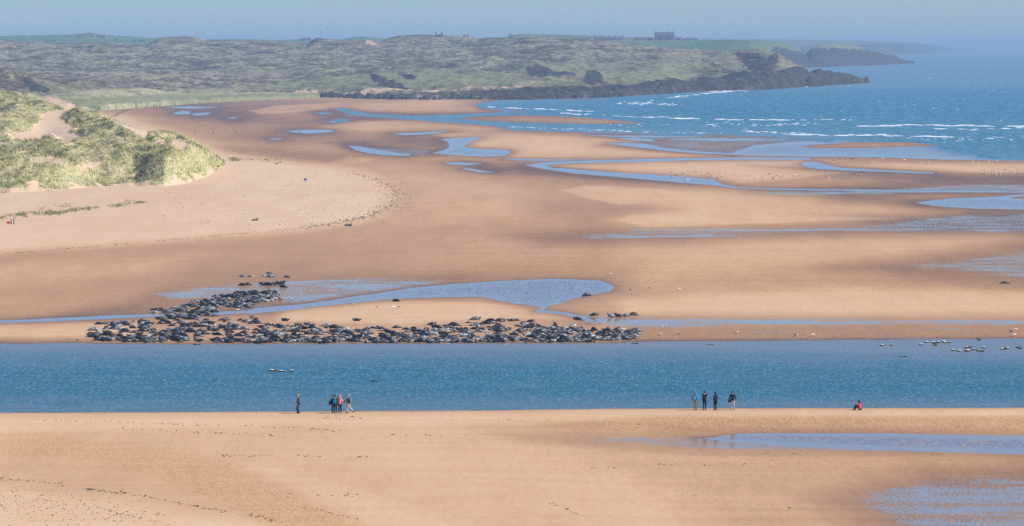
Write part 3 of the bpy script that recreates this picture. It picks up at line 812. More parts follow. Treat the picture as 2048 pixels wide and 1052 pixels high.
HUMPS = [(240,257,1225,52,40,1),(268,264,1210,30,26,1),(180,221,1400,34,40,.9),(150,228,1385,22,30,.9),(205,240,1330,30,36,.7),(303,266,1235,24,26,1),(345,262,1290,26,30,.6),(385,274,1215,26,40,.6),
         (28,233,1330,34,46,1),(38,214,1430,34,40,1),(8,262,1225,18,26,1),(103,277,1150,20,14,1),(60,299,1085,75,30,.8),(150,300,1090,60,30,.7),(330,296,1110,60,36,.5),(240,292,1110,70,32,.6),
         (-40,240,1320,60,60,1),(-120,225,1400,80,80,1),(0,182,1680,60,110,1),(50,192,1620,40,80,1),(-90,176,1750,80,120,1),(100,206,1560,32,60,.8)]
GRASSY = [([(-330,160),(-60,170),(0,176),(60,183),(100,205),(124,218),(100,221),(82,226),(82,240),(64,250),(60,262),(22,265),(0,263),(-330,270)],4),
 ([(-330,262),(0,263),(26,272),(22,281),(0,284),(-330,284)],3),
 ([(122,236),(148,220),(175,219),(212,232),(226,246),(240,252),(262,260),(292,280),(286,290),(240,292),(190,292),(150,294),(150,284),(168,274),(158,268),(142,266),(152,254),(136,246)],4),
 ([(228,236),(262,248),(300,258),(300,261),(262,253),(228,242)],1.5), ([(84,286),(90,274),(104,271),(122,280),(126,290),(104,292)],2),
 ([(288,286),(300,268),(325,258),(348,258),(344,270),(328,277),(300,288)],2.5),
 ([(-330,286),(0,292),(36,282),(76,280),(120,294),(150,288),(190,284),(286,284),(312,292),(332,288),(344,262),(372,264),(404,282),(434,304),(456,318),(446,340),(418,356),(370,366),(330,374),(270,370),(200,373),(130,381),(60,386),(0,388),(-330,390)],5)]
BARE = [([(338,279),(366,279),(380,291),(368,303),(345,294)],3),([(58,314),(100,313),(140,317),(120,326),(66,325)],2.5),([(150,331),(205,322),(204,331),(162,344)],2.5),([(20,300),(60,304),(40,309)],2),([(250,300),(300,303),(270,307)],1.5)]
def bare_at(P_):
    g_ = np.zeros(DX.shape); nz_ = fbm(XW / 5, DD / 14, 3, 107)
    for p, sft in GRASSY: g_ = np.maximum(g_, smooth(sft, -sft, sdf(p, DX, P_, 0.8) + nz_ * 6))
    for p, sft in BARE: g_ = g_ * (1 - 0.97 * smooth(sft, -sft, sdf(p, DX, P_, 0.8) + nz_ * 4))
    return 1 - g_
for (px, pt, d, wpx, dep, k) in HUMPS:
    j = int(np.argmin(np.abs(dpx - px))); i = int(np.argmin(np.abs(dd_ - d)))
    need = (H - (pt - HY) * d / F - zd[i, j]) * k
    need = max(need, 0.3) + (0.9 if px > 90 else 0.2)
    zd = zd + need * np.exp(-((DX - px) / wpx) ** 2 - ((DD - d) / dep) ** 2)
for (px, d, wpx, dep, h) in [(85,1270,45,60,1.8),(120,1180,30,40,1.2),(350,1180,22,24,1.6),(178,1025,30,14,1.2),(270,1290,26,40,1.5),(60,1170,40,30,1.0)]:
    zd = zd - h * np.exp(-((DX - px) / wpx) ** 2 - ((DD - d) / dep) ** 2)
rough = (0.35 - np.abs(fbm(XW / 11, DD / 22, 4, 103)) * 1.3)
P0 = HY + F * (H - zd) / DD
bare0 = bare_at(P0)
inside = smooth(0, 30, u) * smooth(0, 30, v) * (1 - 0.85 * bare0)
lay_ = 0.4 - np.abs(fbm(XW / 17, DD / 30, 3, 111)) * 1.7
zd = zd + rough * 1.4 * inside + lay_ * 2.4 * inside * smooth(20, 90, u) + fbm(XW / 2.6, DD / 5, 3, 104) * 0.3 * inside
SKYD = [(-330,170),(-60,178),(0,184),(60,191),(100,209),(125,217),(150,220),(200,228),(230,243),(270,260),(300,266),(340,266),(370,275),(400,292),(430,313),(450,323),(470,326)]
zd = np.minimum(zd, H - (lerpc(SKYD, DX) + fbm(DX / 16, DD / 40, 3, 109) * 5 - HY) * DD / F)
zd = np.where((u < -8) | (v < -14), -1.0, zd)
dP = HY + F * (H - zd) / DD
gm = smooth(2, 16, u + fbm(XW / 5, DD / 9, 3, 105) * 22) * smooth(4, 24, v + fbm(XW / 6, DD / 12, 3, 106) * 18)
gm = gm * (1 - bare_at(dP))
patch = fbm(XW / 12, DD / 26, 3, 108) * .8 + fbm((DX * .8 + dP * .6) / 34, (dP * .8 - DX * .6) / 6.5, 3, 110) * .55
t = NT('dune_sand')
gmn = t.attr('grass')
b = t.noise(t.pos((0.9, 0.25, 0.9)), 1.0, 4, 0.65)
f = t.sstep(t.math('MULTIPLY_ADD', t.math('SUBTRACT', b.outputs[0], .5), .9, gmn), 0.42, 0.72)
turf = t.ramp(b.outputs[0], [(0.3, (0.28, 0.28, 0.12)), (0.5, (0.42, 0.40, 0.20)), (0.7, (0.56, 0.50, 0.30))])
sb = t.noise(t.pos((0.3, 0.1, 0.5)), 1.0, 3)
t.done(t.bsdf(t.mix(f, t.mix(sb.outputs[0], (0.58, 0.42, 0.27), (0.66, 0.49, 0.32)), turf), 0.95, 0.1))
co = np.stack([XW.ravel(), DD.ravel(), zd.ravel()], 1)
dune = link('dunes', np_mesh('dunes', co, grid_faces(*DX.shape), t.m, attrs={'grass': gm}))
tag(dune, kind='structure')

# marram grass: leaning blades in tufts, one mass
t = NT('marram')
tn = t.attr('tone')
col = t.ramp(tn, [(0.0, (0.20, 0.225, 0.085)), (0.3, (0.42, 0.42, 0.175)), (0.62, (0.60, 0.56, 0.28)), (1.0, (0.70, 0.64, 0.38))])
tr = t.n('ShaderNodeBsdfTranslucent'); t.t.links.new(col, tr.inputs[0])
mx = t.n('ShaderNodeMixShader'); mx.inputs[0].default_value = 0.25
nat = t.n('ShaderNodeAttribute', attribute_name='lay').outputs['Vector']
gnm = t.n('ShaderNodeNewGeometry').outputs['Normal']
mxn = t.n('ShaderNodeMix', data_type='VECTOR'); mxn.inputs[0].default_value = 0.9
t.t.links.new(gnm, mxn.inputs[4]); t.t.links.new(nat, mxn.inputs[5])
nrm_ = t.n('ShaderNodeVectorMath', operation='NORMALIZE'); t.t.links.new(mxn.outputs[1], nrm_.inputs[0])
t.t.links.new(nrm_.outputs[0], tr.inputs['Normal'])
t.t.links.new(t.bsdf(col, 0.8, 0.1, nrm_.outputs[0]), mx.inputs[1]); t.t.links.new(tr.outputs[0], mx.inputs[2])
M['marram'] = t.done(mx.outputs[0])
G = []      # x, y, z, height, tone
vis = (dpx > -60)
wgt = gm * np.where(u < 130, 1.0, 0.55) * smooth(-420, -330, DX) * np.where(DX < -25, .55, 1.0) * (DD < 1760) * (DX > -335)
wgt = wgt * np.gradient(dd_)[:, None] * DD / F
pr = (wgt / wgt.sum()).ravel()
idx = rng.choice(pr.size, 88000, p=pr)
jx = rng.uniform(-1, 1, idx.size) * 1.0; jd = rng.uniform(-1, 1, idx.size) * 1.5
gx = XW.ravel()[idx] + jx * DD.ravel()[idx] / F; gy = DD.ravel()[idx] + jd
gz = zd.ravel()[idx] - 0.06
tone = np.clip(0.60 + patch.ravel()[idx] * 1.5 + rng.normal(0, .06, idx.size) + 0.1 * rough.ravel()[idx], 0, 1)
G.append(np.stack([gx, gy, gz, rng.uniform(.55, 1.0, idx.size), tone], 1))
dzd = np.gradient(zd, axis=0) / np.gradient(dd_)[:, None]
dzx = np.gradient(zd, axis=1) / np.gradient(XW, axis=1)
LAY = np.stack([-dzx.ravel()[idx] * 1.2, -dzd.ravel()[idx] * 1.2, np.ones(idx.size)], 1); LAY /= np.linalg.norm(LAY, axis=1)[:, None]
def strip(pts, n, sx, sy, hlo, hhi, tlo, thi):
    p = np.asarray(pts, float); tc = np.concatenate([[0], np.cumsum(np.abs(np.diff(p[:, 0])))])
    cl = rng.uniform(0, tc[-1], max(6, n // 14))
    for k in range(n):
        q = rng.choice(cl) + rng.normal(0, 3.0)
        x = np.interp(q, tc, p[:, 0]) + rng.normal(0, sx); y = np.interp(q, tc, p[:, 1]) + rng.normal(0, sy)
        X0, Y0, Z0 = p2w(x, y, beach_height(x, y))
        rows.append((X0, Y0, Z0 - 0.05, rng.uniform(hlo, hhi), rng.uniform(tlo, thi)))
rows = []
strip([(-60,438),(0,436),(30,431),(60,428),(110,426)], 420, 3, 2.2, .3, .7, .05, .5)
strip([(110,428),(150,420),(200,415),(240,411),(260,410)], 360, 3, 1.8, .3, .6, .1, .55)
strip([(60,420),(120,412),(200,406),(290,404)], 110, 4, 2, .25, .5, .3, .6)
strip([(270,407),(290,404)], 60, 3, .8, .3, .6, .1, .4)
strip([(455,322),(470,319),(482,322)], 90, 3, 1.6, .5, .9, .0, .35)
strip([(398,350),(430,338),(446,326)], 80, 3, 2, .5, .9, .0, .3)
G.append(np.array(rows))
# clumps along the far fore-dunes
rows = []
for k in range(2600):
    x = rng.uniform(110, 640); yb = lerpc([(110,219),(200,213.5),(300,205.5),(400,199),(520,193.8),(640,191)], x)
    y = yb - abs(rng.normal(0, 3.6)) + 1.2
    X0, Y0, Z0 = p2w(x, y, 2.0)
    rows.append((X0, Y0, Z0 - .2, rng.uniform(.8, 1.9), rng.uniform(.0, .7)))
G.append(np.array(rows))
G = np.concatenate(G)
B = 4
n = len(G)
ang = rng.uniform(0, 2 * np.pi, (n, B)); spr = rng.uniform(.05, .28, (n, B)) * (1 + G[:, 3:4])
ln = G[:, 3:4] * rng.uniform(.6, 1.15, (n, B))
bw = 0.045 + 0.055 * G[:, 3:4] * rng.uniform(.6, 1.3, (n, B))
bxp = G[:, 0:1] + np.cos(ang) * spr * .8; byp = G[:, 1:2] + np.sin(ang) * spr * 1.3
lean = np.stack([np.cos(ang) * .35 - .42, np.sin(ang) * .35 - .05], 2) * ln[..., None]
va = rng.uniform(0, np.pi, (n, B))
V = np.zeros((n, B, 3, 3))
V[..., 0, 0] = bxp - np.cos(va) * bw; V[..., 0, 1] = byp - np.sin(va) * bw; V[..., 0, 2] = G[:, 2:3]
V[..., 1, 0] = bxp + np.cos(va) * bw; V[..., 1, 1] = byp + np.sin(va) * bw; V[..., 1, 2] = G[:, 2:3]
V[..., 2, 0] = bxp + lean[..., 0]; V[..., 2, 1] = byp + lean[..., 1]; V[..., 2, 2] = G[:, 2:3] + ln * .86
tnv = np.repeat(G[:, 4], B * 3)
me = np_mesh('marram_grass', V.reshape(-1, 3), np.arange(n * B * 3).reshape(-1, 3), M['marram'], smooth=False, attrs={'tone': tnv})
lay = np.zeros((n, 3)); lay[:, 2] = 1; lay[:len(LAY)] = LAY
at = me.attributes.new('lay', 'FLOAT_VECTOR', 'POINT'); at.data.foreach_set('vector', np.repeat(lay, B * 3, axis=0).astype(np.float32).ravel())
tag(link('marram_grass', me), 'pale green marram grass leaning in the wind on the dunes and at their foot', kind='stuff')

# ------------------------------------------------------------------ small lumps: strand weed, wrack and footprint flecks, shore rocks
def lumps(name, pts, mat, label, sides=6):
    """pts: x, y, z, rx, ry, h"""
    P = np.asarray(pts, float); m = len(P)
    a = np.linspace(0, 2 * np.pi, sides, endpoint=False)
    r1 = rng.uniform(.7, 1.25, (m, sides)); r2 = rng.uniform(.35, .75, (m, sides))
    V = np.zeros((m, 2 * sides + 1, 3))
    V[:, :sides, 0] = P[:, 0:1] + np.cos(a) * r1 * P[:, 3:4]; V[:, :sides, 1] = P[:, 1:2] + np.sin(a) * r1 * P[:, 4:5]; V[:, :sides, 2] = P[:, 2:3] - .03
    V[:, sides:-1, 0] = P[:, 0:1] + np.cos(a + .3) * r2 * P[:, 3:4]; V[:, sides:-1, 1] = P[:, 1:2] + np.sin(a + .3) * r2 * P[:, 4:5]
    V[:, sides:-1, 2] = P[:, 2:3] + P[:, 5:6] * rng.uniform(.5, 1.0, (m, sides))
    V[:, -1, :2] = P[:, :2] + rng.normal(0, .1, (m, 2)) * P[:, 3:4]; V[:, -1, 2] = P[:, 2] + P[:, 5]
    f = []
    for i in range(sides):
        j = (i + 1) % sides
        f += [(i, j, sides + j), (i, sides + j, sides + i), (sides + i, sides + j, 2 * sides)]
    f = np.array(f)[None] + (np.arange(m) * (2 * sides + 1))[:, None, None]
    o = link(name, np_mesh(name, V.reshape(-1, 3), f.reshape(-1, 3), mat, smooth=False))
    return tag(o, label, kind='stuff')

def along(pts, n, spread, rows, size, hh=.12, zfn=None):
    p = np.asarray(pts, float); tc = np.concatenate([[0], np.cumsum(np.hypot(np.diff(p[:, 0]) * .35, np.diff(p[:, 1])))])
    for k in range(n):
        q = rng.uniform(0, tc[-1])
        x = np.interp(q, tc, p[:, 0]) + rng.normal(0, spread * 2.6); y = np.interp(q, tc, p[:, 1]) + rng.normal(0, spread)
        X0, Y0, Z0 = (zfn or (lambda a, b: p2w(a, b, beach_height(a, b))))(x, y)
        s_ = size * rng.lognormal(0, .5)
        rows.append((X0, Y0, Z0, s_, s_ * rng.uniform(.6, 1.6), hh * rng.uniform(.4, 1.3)))
rows = []
STR = [(-60,513),(0,508),(130,498),(280,485),(400,474),(520,464),(600,456),(680,445),(740,432),(778,412),(796,395),(788,377),(757,360),(700,345),(640,333),(560,325),(480,318)]
along(STR, 1300, 1.0, rows, .075, .05)
rows = [q for q in rows if fbm(np.array([q[0] / 3.0]), np.array([q[1] / 20.0]), 2, 301)[0] > -.12]
along(STR, 130, 1.8, rows, .10, .06)
along([(600,456),(680,445),(740,432),(778,412),(796,395),(788,377),(757,360),(700,345)], 420, 3.0, rows, .13)
along([(730,432),(778,412),(796,395),(788,377),(765,366)], 240, 6.0, rows, .12)
along([(560,320),(480,318),(455,315)], 80, 1.4, rows, .3)
along([(222,236),(240,226),(262,217),(330,207),(420,201),(560,196),(640,194)], 420, .7, rows, .5, .2)
for k in range(520):     # bits scattered over the dry upper beach
    x = rng.uniform(300, 770); y = rng.uniform(335, 500)
    if y > 508 - x * .075 or (x - 560) ** 2 / 260 ** 2 + (y - 405) ** 2 / 75 ** 2 > rng.uniform(.3, 1.3): continue
    X0, Y0, Z0 = p2w(x, y, beach_height(x, y)); s_ = .12 * rng.lognormal(0, .5)
    rows.append((X0, Y0, Z0, s_, s_ * 1.3, .08))
lumps('strand_weed', rows, M['weed'], 'dark line of dry seaweed curving along the upper beach')
rows = []
near = lambda a, b: near_pt(a, b)
along([(-60,956),(0,958),(60,962),(120,968),(180,980),(240,985),(330,1000),(420,1018),(520,1034),(560,1044)], 190, 1.5, rows, .085, .05, near)
along([(0,990),(80,1000),(150,1005),(250,1030),(330,1046)], 220, 10, rows, .06, .04, near)
along([(0,1010),(200,1040)], 220, 18, rows, .05, .035, near)
for (a, b, n_) in [((60,840),(420,850),46),((240,858),(560,872),40),((420,848),(700,862),40),((440,912),(560,911),26),((600,911),(760,914),16),((760,868),(900,872),14),((480,992),(720,990),24),((600,1010),(720,1040),18),((1320,930),(1500,930),20),((1180,936),(1240,934),8),((1100,1005),(1160,1030),16),((1350,985),(1600,1020),10),((1500,905),(1900,910),16),((640,836),(740,838),16),((920,835),(1050,842),10),((1180,845),(1420,850),10)]:  # footprint trails: small dark lumps stand in for the dents in the sand
    along([a, b], int(n_ * 1.3), 1.4, rows, .075, .045, near)
M['fleck'] = plain('wrack_footprint_fleck', (0.055, 0.045, 0.032), 0.85, 0.2, 0.4, 2.0)
lumps('wrack_footprint_flecks', rows, M['fleck'], 'scattered dark flecks of weed, shell and footprint marks across the near sand')
rows = []
for k in range(1500):
    x = rng.uniform(640, 1260); yb = lerpc([(640,192),(760,196),(860,197),(950,195.5),(1060,195.5),(1200,192),(1260,189)], x)
    lo = lerpc([(640,2),(720,6),(800,3),(870,8),(950,5),(1060,10),(1260,14)], x)
    if 800 < x < 830 and rng.uniform() < .6: continue
    y = yb - rng.uniform(0, 1) ** 1.4 * lo
    X0, Y0, Z0 = p2w(x, y, .8 + rng.uniform(0, .6)); s_ = rng.lognormal(.1, .5)
    rows.append((X0, Y0, 0.2, s_ * 1.2, s_ * 2.2, .5 + s_ * rng.uniform(.5, 1.3)))
for k in range(900):
    x = rng.uniform(1200, 1735); yb = lerpc(BASE_H, x)
    y = yb - rng.uniform(-.6, 5)
    X0, Y0, Z0 = p2w(x, y, .6); s_ = rng.lognormal(.2, .55)
    rows.append((X0, Y0, -.1, s_ * 1.5, s_ * 3, .6 + s_ * rng.uniform(.5, 1.5)))
lumps('shore_rocks', rows, M['rock'], 'dark seaweed covered rocks strewn along the foot of the headland')

# ------------------------------------------------------------------ shared mesh building for small things
class MB:
    def __init__(s): s.v = []; s.f = []; s.m = []
    def add(s, v, f, mi=0):
        b = len(s.v); s.v += [tuple(p) for p in v]; s.f += [tuple(i + b for i in q) for q in f]; s.m += [mi] * len(f)
    def box(s, x0, x1, y0, y1, z0, z1, mi=0):
        s.add([(x, y, z) for z in (z0, z1) for y in (y0, y1) for x in (x0, x1)], [(0, 2, 3, 1), (4, 5, 7, 6), (0, 1, 5, 4), (2, 6, 7, 3), (0, 4, 6, 2), (1, 3, 7, 5)], mi)
    def loft(s, path, rad, sides=8, mi=0, flat=None):
        """tube along path; rad = (ru, rv) or r for each point; u lies level, v upright"""
        P = [Vector(p) for p in path]; n = len(P); rings = []
        for i in range(n):
            d = (P[min(i + 1, n - 1)] - P[max(i - 1, 0)]).normalized()
            up = Vector((0, 0, 1)) if abs(d.z) < .93 else Vector((0, 1, 0))
            uu = d.cross(up).normalized(); vv = uu.cross(d).normalized()
            r = rad[i]; ru, rv = r if isinstance(r, (tuple, list)) else (r, r)
            rings.append([P[i] + uu * ru * math.cos(2 * math.pi * k / sides) + vv * rv * math.sin(2 * math.pi * k / sides) for k in range(sides)])
        v = [p for r in rings for p in r]; f = []
        for i in range(n - 1):
            for k in range(sides):
                a = i * sides + k; b = i * sides + (k + 1) % sides
                f.append((a, b, b + sides, a + sides))
        f.append(tuple(range(sides))[::-1]); f.append(tuple((n - 1) * sides + k for k in range(sides)))
        if flat is not None:
            v = [Vector((p.x, p.y, max(p.z, flat))) for p in v]
        s.add(v, f, mi)
    def ball(s, c, r, mi=0, seg=8, rings=5):
        c = Vector(c); rx, ry, rz = r if isinstance(r, (tuple, list)) else (r, r, r)
        v = [c + Vector((0, 0, -rz))]
        for i in range(1, rings):
            th = -math.pi / 2 + math.pi * i / rings
            for k in range(seg):
                a = 2 * math.pi * k / seg
                v.append(c + Vector((rx * math.cos(th) * math.cos(a), ry * math.cos(th) * math.sin(a), rz * math.sin(th))))
        v.append(c + Vector((0, 0, rz))); top = len(v) - 1; f = []
        for k in range(seg):
            j = (k + 1) % seg
            f.append((0, 1 + j, 1 + k)); f.append((top, 1 + (rings - 2) * seg + k, 1 + (rings - 2) * seg + j))
            for i in range(rings - 2):
                f.append((1 + i * seg + k, 1 + i * seg + j, 1 + (i + 1) * seg + j, 1 + (i + 1) * seg + k))
        s.add(v, f, mi)
    def mesh(s, name, mats, smooth_=True):
        me = bpy.data.meshes.new(name); me.from_pydata([tuple(p) for p in s.v], [], s.f)
        for m in (mats if isinstance(mats, (list, tuple)) else [mats]): me.materials.append(m)
        me.polygons.foreach_set('material_index', s.m)
        me.polygons.foreach_set('use_smooth', [smooth_] * len(s.f))
        me.update(); return me

# ------------------------------------------------------------------ seals
def seal_mat(name, a, b, lo=.45, hi=.6, sc=3.0):
    t = NT(name)
    nz = t.noise(t.pos(obj=True), sc, 4, .65)
    c = t.mix(t.sstep(nz.outputs[0], lo, hi), a, b)
    return t.done(t.bsdf(c, 0.36, 0.5))
SEALC = {'black': seal_mat('seal_black', (.011, .012, .014), (.03, .032, .035)),
         'dark grey': seal_mat('seal_dark_grey', (.022, .024, .028), (.075, .08, .085)),
         'mottled grey': seal_mat('seal_mottled', (.045, .048, .052), (.27, .27, .26), .46, .6, 5.0),
         'silver grey': seal_mat('seal_silver', (.16, .17, .175), (.42, .42, .41)),
         'tan': seal_mat('seal_tan', (.20, .145, .085), (.40, .31, .2))}
PROF = [(-1.0, .05), (-.92, .09), (-.72, .155), (-.45, .235), (-.15, .29), (.12, .30), (.36, .265), (.54, .205), (.66, .165), (.76, .15), (.86, .135), (.93, .095), (.985, .045)]
def seal_mesh(name, pose, mat, sd_):
    r_ = random.Random(sd_); m = MB()
    path, rad = [], []
    bend = r_.uniform(-.5, .5)
    for sx, r in PROF:
        x = sx * .92; y = bend * .28 * (sx * sx - .3); z = r * .78
        if pose in ('head up', 'curled') and sx > .4:
            q = (sx - .4) / .6; z += .40 * q ** 1.3; x -= .14 * q
        if pose == 'curled' and sx < -.4:
            q = (-.4 - sx) / .6; z += .34 * q ** 1.3
        if pose == 'upright' and sx > .1:
            q = (sx - .1) / .9; z += .55 * q ** 1.2; x -= .28 * q
        path.append((x, y, z)); rad.append((r * 1.06, r * .95))
    m.loft(path, rad, 8, 0, 0.0)
    tx, ty, tz = path[0]
    for sgn in (-1, 1):   # hind flippers, fore flippers
        m.loft([(tx + .06, ty + sgn * .03, tz), (tx - .1, ty + sgn * .09, tz + .01), (tx - .24, ty + sgn * .17, tz + .03)], [(.05, .03), (.075, .02), (.05, .012)], 5, 0)
        m.loft([(.40, sgn * .2, .14), (.30, sgn * .34, .05), (.16, sgn * .43, .03)], [(.07, .03), (.075, .022), (.035, .012)], 5, 0)
    hx, hy, hz = path[-1]
    m.ball((hx - .01, hy, hz - .01), (.05, .05, .04), 0, 6, 4)          # muzzle
    if pose == 'rolled':
        m.v = [(x, y * math.cos(1.2) - (z - .2) * math.sin(1.2), max(0, .24 + y * math.sin(1.2) + (z - .2) * math.cos(1.2))) for x, y, z in m.v]
    return m.mesh(name, mat)
POSES = ['flat', 'head up', 'curled', 'rolled', 'upright']
SEALM = {}
for c_ in SEALC:
    for p_ in POSES:
        SEALM[c_, p_] = [seal_mesh('seal', p_, SEALC[c_], hash((len(c_), p_ == 'flat', k)) % 99 + k) for k in range(2)]
POSEW = {'flat': 'lying flat', 'head up': 'with raised head', 'curled': 'curled with tail up', 'rolled': 'rolled on its side', 'upright': 'propped up'}
HTOP = [(176,662),(190,650),(230,644),(300,639),(340,632),(380,630),(440,630),(520,640),(600,648),(700,655),(800,656),(880,652),(930,646),(1000,640),(1060,639),(1090,648),(1180,657),(1275,661)]
HBOT = [(176,674),(200,682),(300,684.5),(600,685),(900,684.5),(1200,683.5),(1250,680),(1278,674)]
ARM_T = [(330,626),(350,614),(395,604),(430,593),(470,585),(545,584),(562,592)]
ARM_B = [(330,634),(380,640),(430,630),(470,618),(510,608),(545,602),(562,597)]
cand = []
def sample(top, bot, x0, x1, n, dmin, tagn, avoid=0.0):
    got = []
    tries = 0
    while len(got) < n and tries < 60000:
        tries += 1
        px = rng.uniform(x0, x1); a, b = lerpc(top, px), lerpc(bot, px)
        if b - a < 1: continue
        v_ = rng.uniform() ** (0.80 if tagn == 'herd' else 1.0); py = a + (b - a) * v_
        if tagn == 'herd' and v_ < .82 and fbm(np.array([px / 34.0]), np.array([py / 7.0]), 2, 201)[0] > .46: continue
        x, y, z = p2w(px, py, .15)
        if any((x - q[0]) ** 2 + ((y - q[1]) * .42) ** 2 < dmin ** 2 for q in got): continue
        got.append((x, y, px, py, v_))
    return got
FTOP = [(x_, y_ - 6) for x_, y_ in HBOT]
herd = sample(HTOP, HBOT, 178, 1277, 680, .34, 'herd') + sample(FTOP, HBOT, 196, 1262, 150, .32, 'front')
arm = sample(ARM_T, ARM_B, 332, 560, 170, .36, 'arm')
STRAY = [('silver grey','flat',486,554,'dry sand above shallows, leftmost of pale group'),('tan','flat',501,554,'dry sand above shallows, second of pale group'),('silver grey','flat',528,554,'dry sand above shallows, third of pale group'),
 ('mottled grey','flat',541,554.5,'dry sand above shallows, fourth of pale group'),('silver grey','curled',539,548,'dry sand, the topmost seal of all'),('mottled grey','flat',574,555,'dry sand above shallows, rightmost of pale group'),
 ('black','flat',484,571,'wet sand, left of a close pair'),('black','flat',495,570,'wet sand, right of a close pair'),('black','curled',525,569,'shallow water, left end of a short row'),('black','flat',536,571,'shallow water, second in a short row'),('dark grey','flat',545,570,'shallow water, third in a short row'),('black','flat',554,568,'shallow water, fourth in a short row'),('dark grey','upright',564,568.5,'shallow water, right end of short row'),('black','head up',566,575,'shallow water, below right end of short row'),
 ('tan','head up',556,599,'shallow water at tip of upper group'),('black','flat',493,615,'edge of the channel behind the herd'),('dark grey','curled',312,622,'edge of narrow channel left of herd'),('black','flat',322,621,'edge of narrow channel, right of a darker one'),('silver grey','flat',309,626,'edge of narrow channel, below two dark seals'),
 ('dark grey','flat',198,649,'sand at the far left tip of the herd'),('tan','curled',508,637,'bare sand behind herd, left of the middle'),('dark grey','curled',570,642,'bare sand behind herd, alone'),('dark grey','curled',713,642,'bare sand behind herd, alone right of middle'),('black','flat',792,603,'sand on the near rim of the big pool'),
 ('dark grey','head up',864,650,'bare sand just behind herd, right of middle'),('mottled grey','head up',951,640,'bare sand behind herd, alone near its hump'),('dark grey','head up',1155,640,'wet sand beside the outlet stream'),
 ('black','flat',1189,631,'dry sand by outlet stream, leftmost of scattered row'),('silver grey','upright',1222,634,'dry sand by outlet stream, second of scattered row'),('dark grey','upright',1236,634,'dry sand by outlet stream, third of scattered row'),('mottled grey','flat',1252,633,'dry sand by outlet stream, fourth of scattered row'),('tan','flat',1268,631,'dry sand by outlet stream, last of scattered row'),('black','flat',1174,592,'right hand rim of the big pool')]
def put_seal(px, py, col, pose, rz=None, sc=None, z=None):
    x, y, zz_ = p2w(px, py, beach_height(px, min(py, 684)))
    o = link('seal', random.choice(SEALM[col, pose]), None, (x, y, max(zz_, 0.0) - .015), rz if rz is not None else random.choice((0, math.pi)) + random.gauss(0, .65))
    k_ = sc or random.choice((.50, .62, .70, .80, .95)) * random.uniform(.93, 1.07)
    o.scale = (k_, k_ * random.uniform(.92, 1.08), k_ * random.uniform(.92, 1.1))
    return o
GRP = 'grey seals hauled out on the sand'
ORD = ['', 'second ', 'third ', 'fourth ', 'fifth ', 'sixth ', 'seventh ', 'eighth ', 'ninth ', 'tenth ', 'eleventh ', 'twelfth ', 'thirteenth ', 'fourteenth ', 'fifteenth ', 'sixteenth ', 'seventeenth ', 'eighteenth ', 'nineteenth ', 'twentieth ']
random.seed(21)
for col, pose, px, py, where in STRAY:
    o = put_seal(px, py, col, pose, random.choice((0, math.pi)) + random.gauss(0, .3), random.uniform(.72, .95))
    tag(o, (f'{col} seal {POSEW[pose]} on ' + where).replace('on shallow water', 'in shallow water').replace('on edge', 'at the edge').replace('on right hand rim', 'at the right end'), 'seal', GRP)
allh = [(q, 'herd') for q in herd] + [(q, 'arm') for q in arm]
allh.sort(key=lambda q: q[0][1])
NIND = 300 - len(STRAY) - 9
indiv, rest = allh[:NIND], allh[NIND:]
def pick():
    return random.choices(list(SEALC), [.31, .28, .26, .11, .04])[0], random.choices(POSES, [.50, .22, .12, .08, .08])[0]
named = []
for q, wh in indiv:
    c_, p_ = pick()
    if q[4] > .86 and p_ == 'upright': p_ = 'flat'
    o = put_seal(q[2], q[3], c_, p_)
    if wh == 'arm': row = 'in upper arm of herd'
    else:
        row = ['in the back row', 'in second row back', 'in middle row', 'in second row from river', 'in front row by river'][min(4, int(q[4] * 5))]
        row += ', ' + ['left end', 'left part', 'middle', 'right part', 'right end'][min(4, int((q[2] - 176) / 1102 * 5))]
    named.append((q[2], row, c_, p_, o))
named.sort(key=lambda a: a[0])
cnt = {}; tot = {}
for px, row, c_, p_, o in named: tot[row, c_, p_] = tot.get((row, c_, p_), 0) + 1
for px, row, c_, p_, o in named:
    k = cnt.get((row, c_, p_), 0); cnt[row, c_, p_] = k + 1
    first = ('first ' if tot[row, c_, p_] > 1 else '') if k == 0 else ORD[k]
    lab = f'{first}{c_} seal {POSEW[p_]} {row}'
    tag(o, lab, 'seal', GRP)
# the seals farthest back, past the nearest three hundred, as one mass
V_, F_, off, mi_ = [], [], 0, []
order_ = list(SEALC)
for q, wh in rest:
    c_, p_ = pick(); me = random.choice(SEALM[c_, p_])
    v = np.empty(len(me.vertices) * 3, np.float32); me.vertices.foreach_get('co', v); v = v.reshape(-1, 3)
    a = random.choice((0, math.pi)) + random.gauss(0, .65); k_ = random.choice((.50, .62, .70, .80, .95)) * random.uniform(.93, 1.07)
    x, y, z_ = p2w(q[2], q[3], beach_height(q[2], q[3]))
    Rm = np.array([[math.cos(a), -math.sin(a), 0], [math.sin(a), math.cos(a), 0], [0, 0, 1]])
    V_ += [tuple(p) for p in (v @ Rm.T * k_ + np.array([x, y, max(z_, 0) - .015]))]
    for pl in me.polygons: F_.append(tuple(i + off for i in pl.vertices)); mi_.append(order_.index(c_))
    off += len(v)
me = bpy.data.meshes.new('seal_herd'); me.from_pydata(V_, [], F_)
for c_ in order_: me.materials.append(SEALC[c_])
me.polygons.foreach_set('material_index', mi_); me.polygons.foreach_set('use_smooth', [True] * len(F_)); me.update()
tag(link('seal_herd', me), 'rest of the dark seals crowded at the back of the herd', kind='stuff')
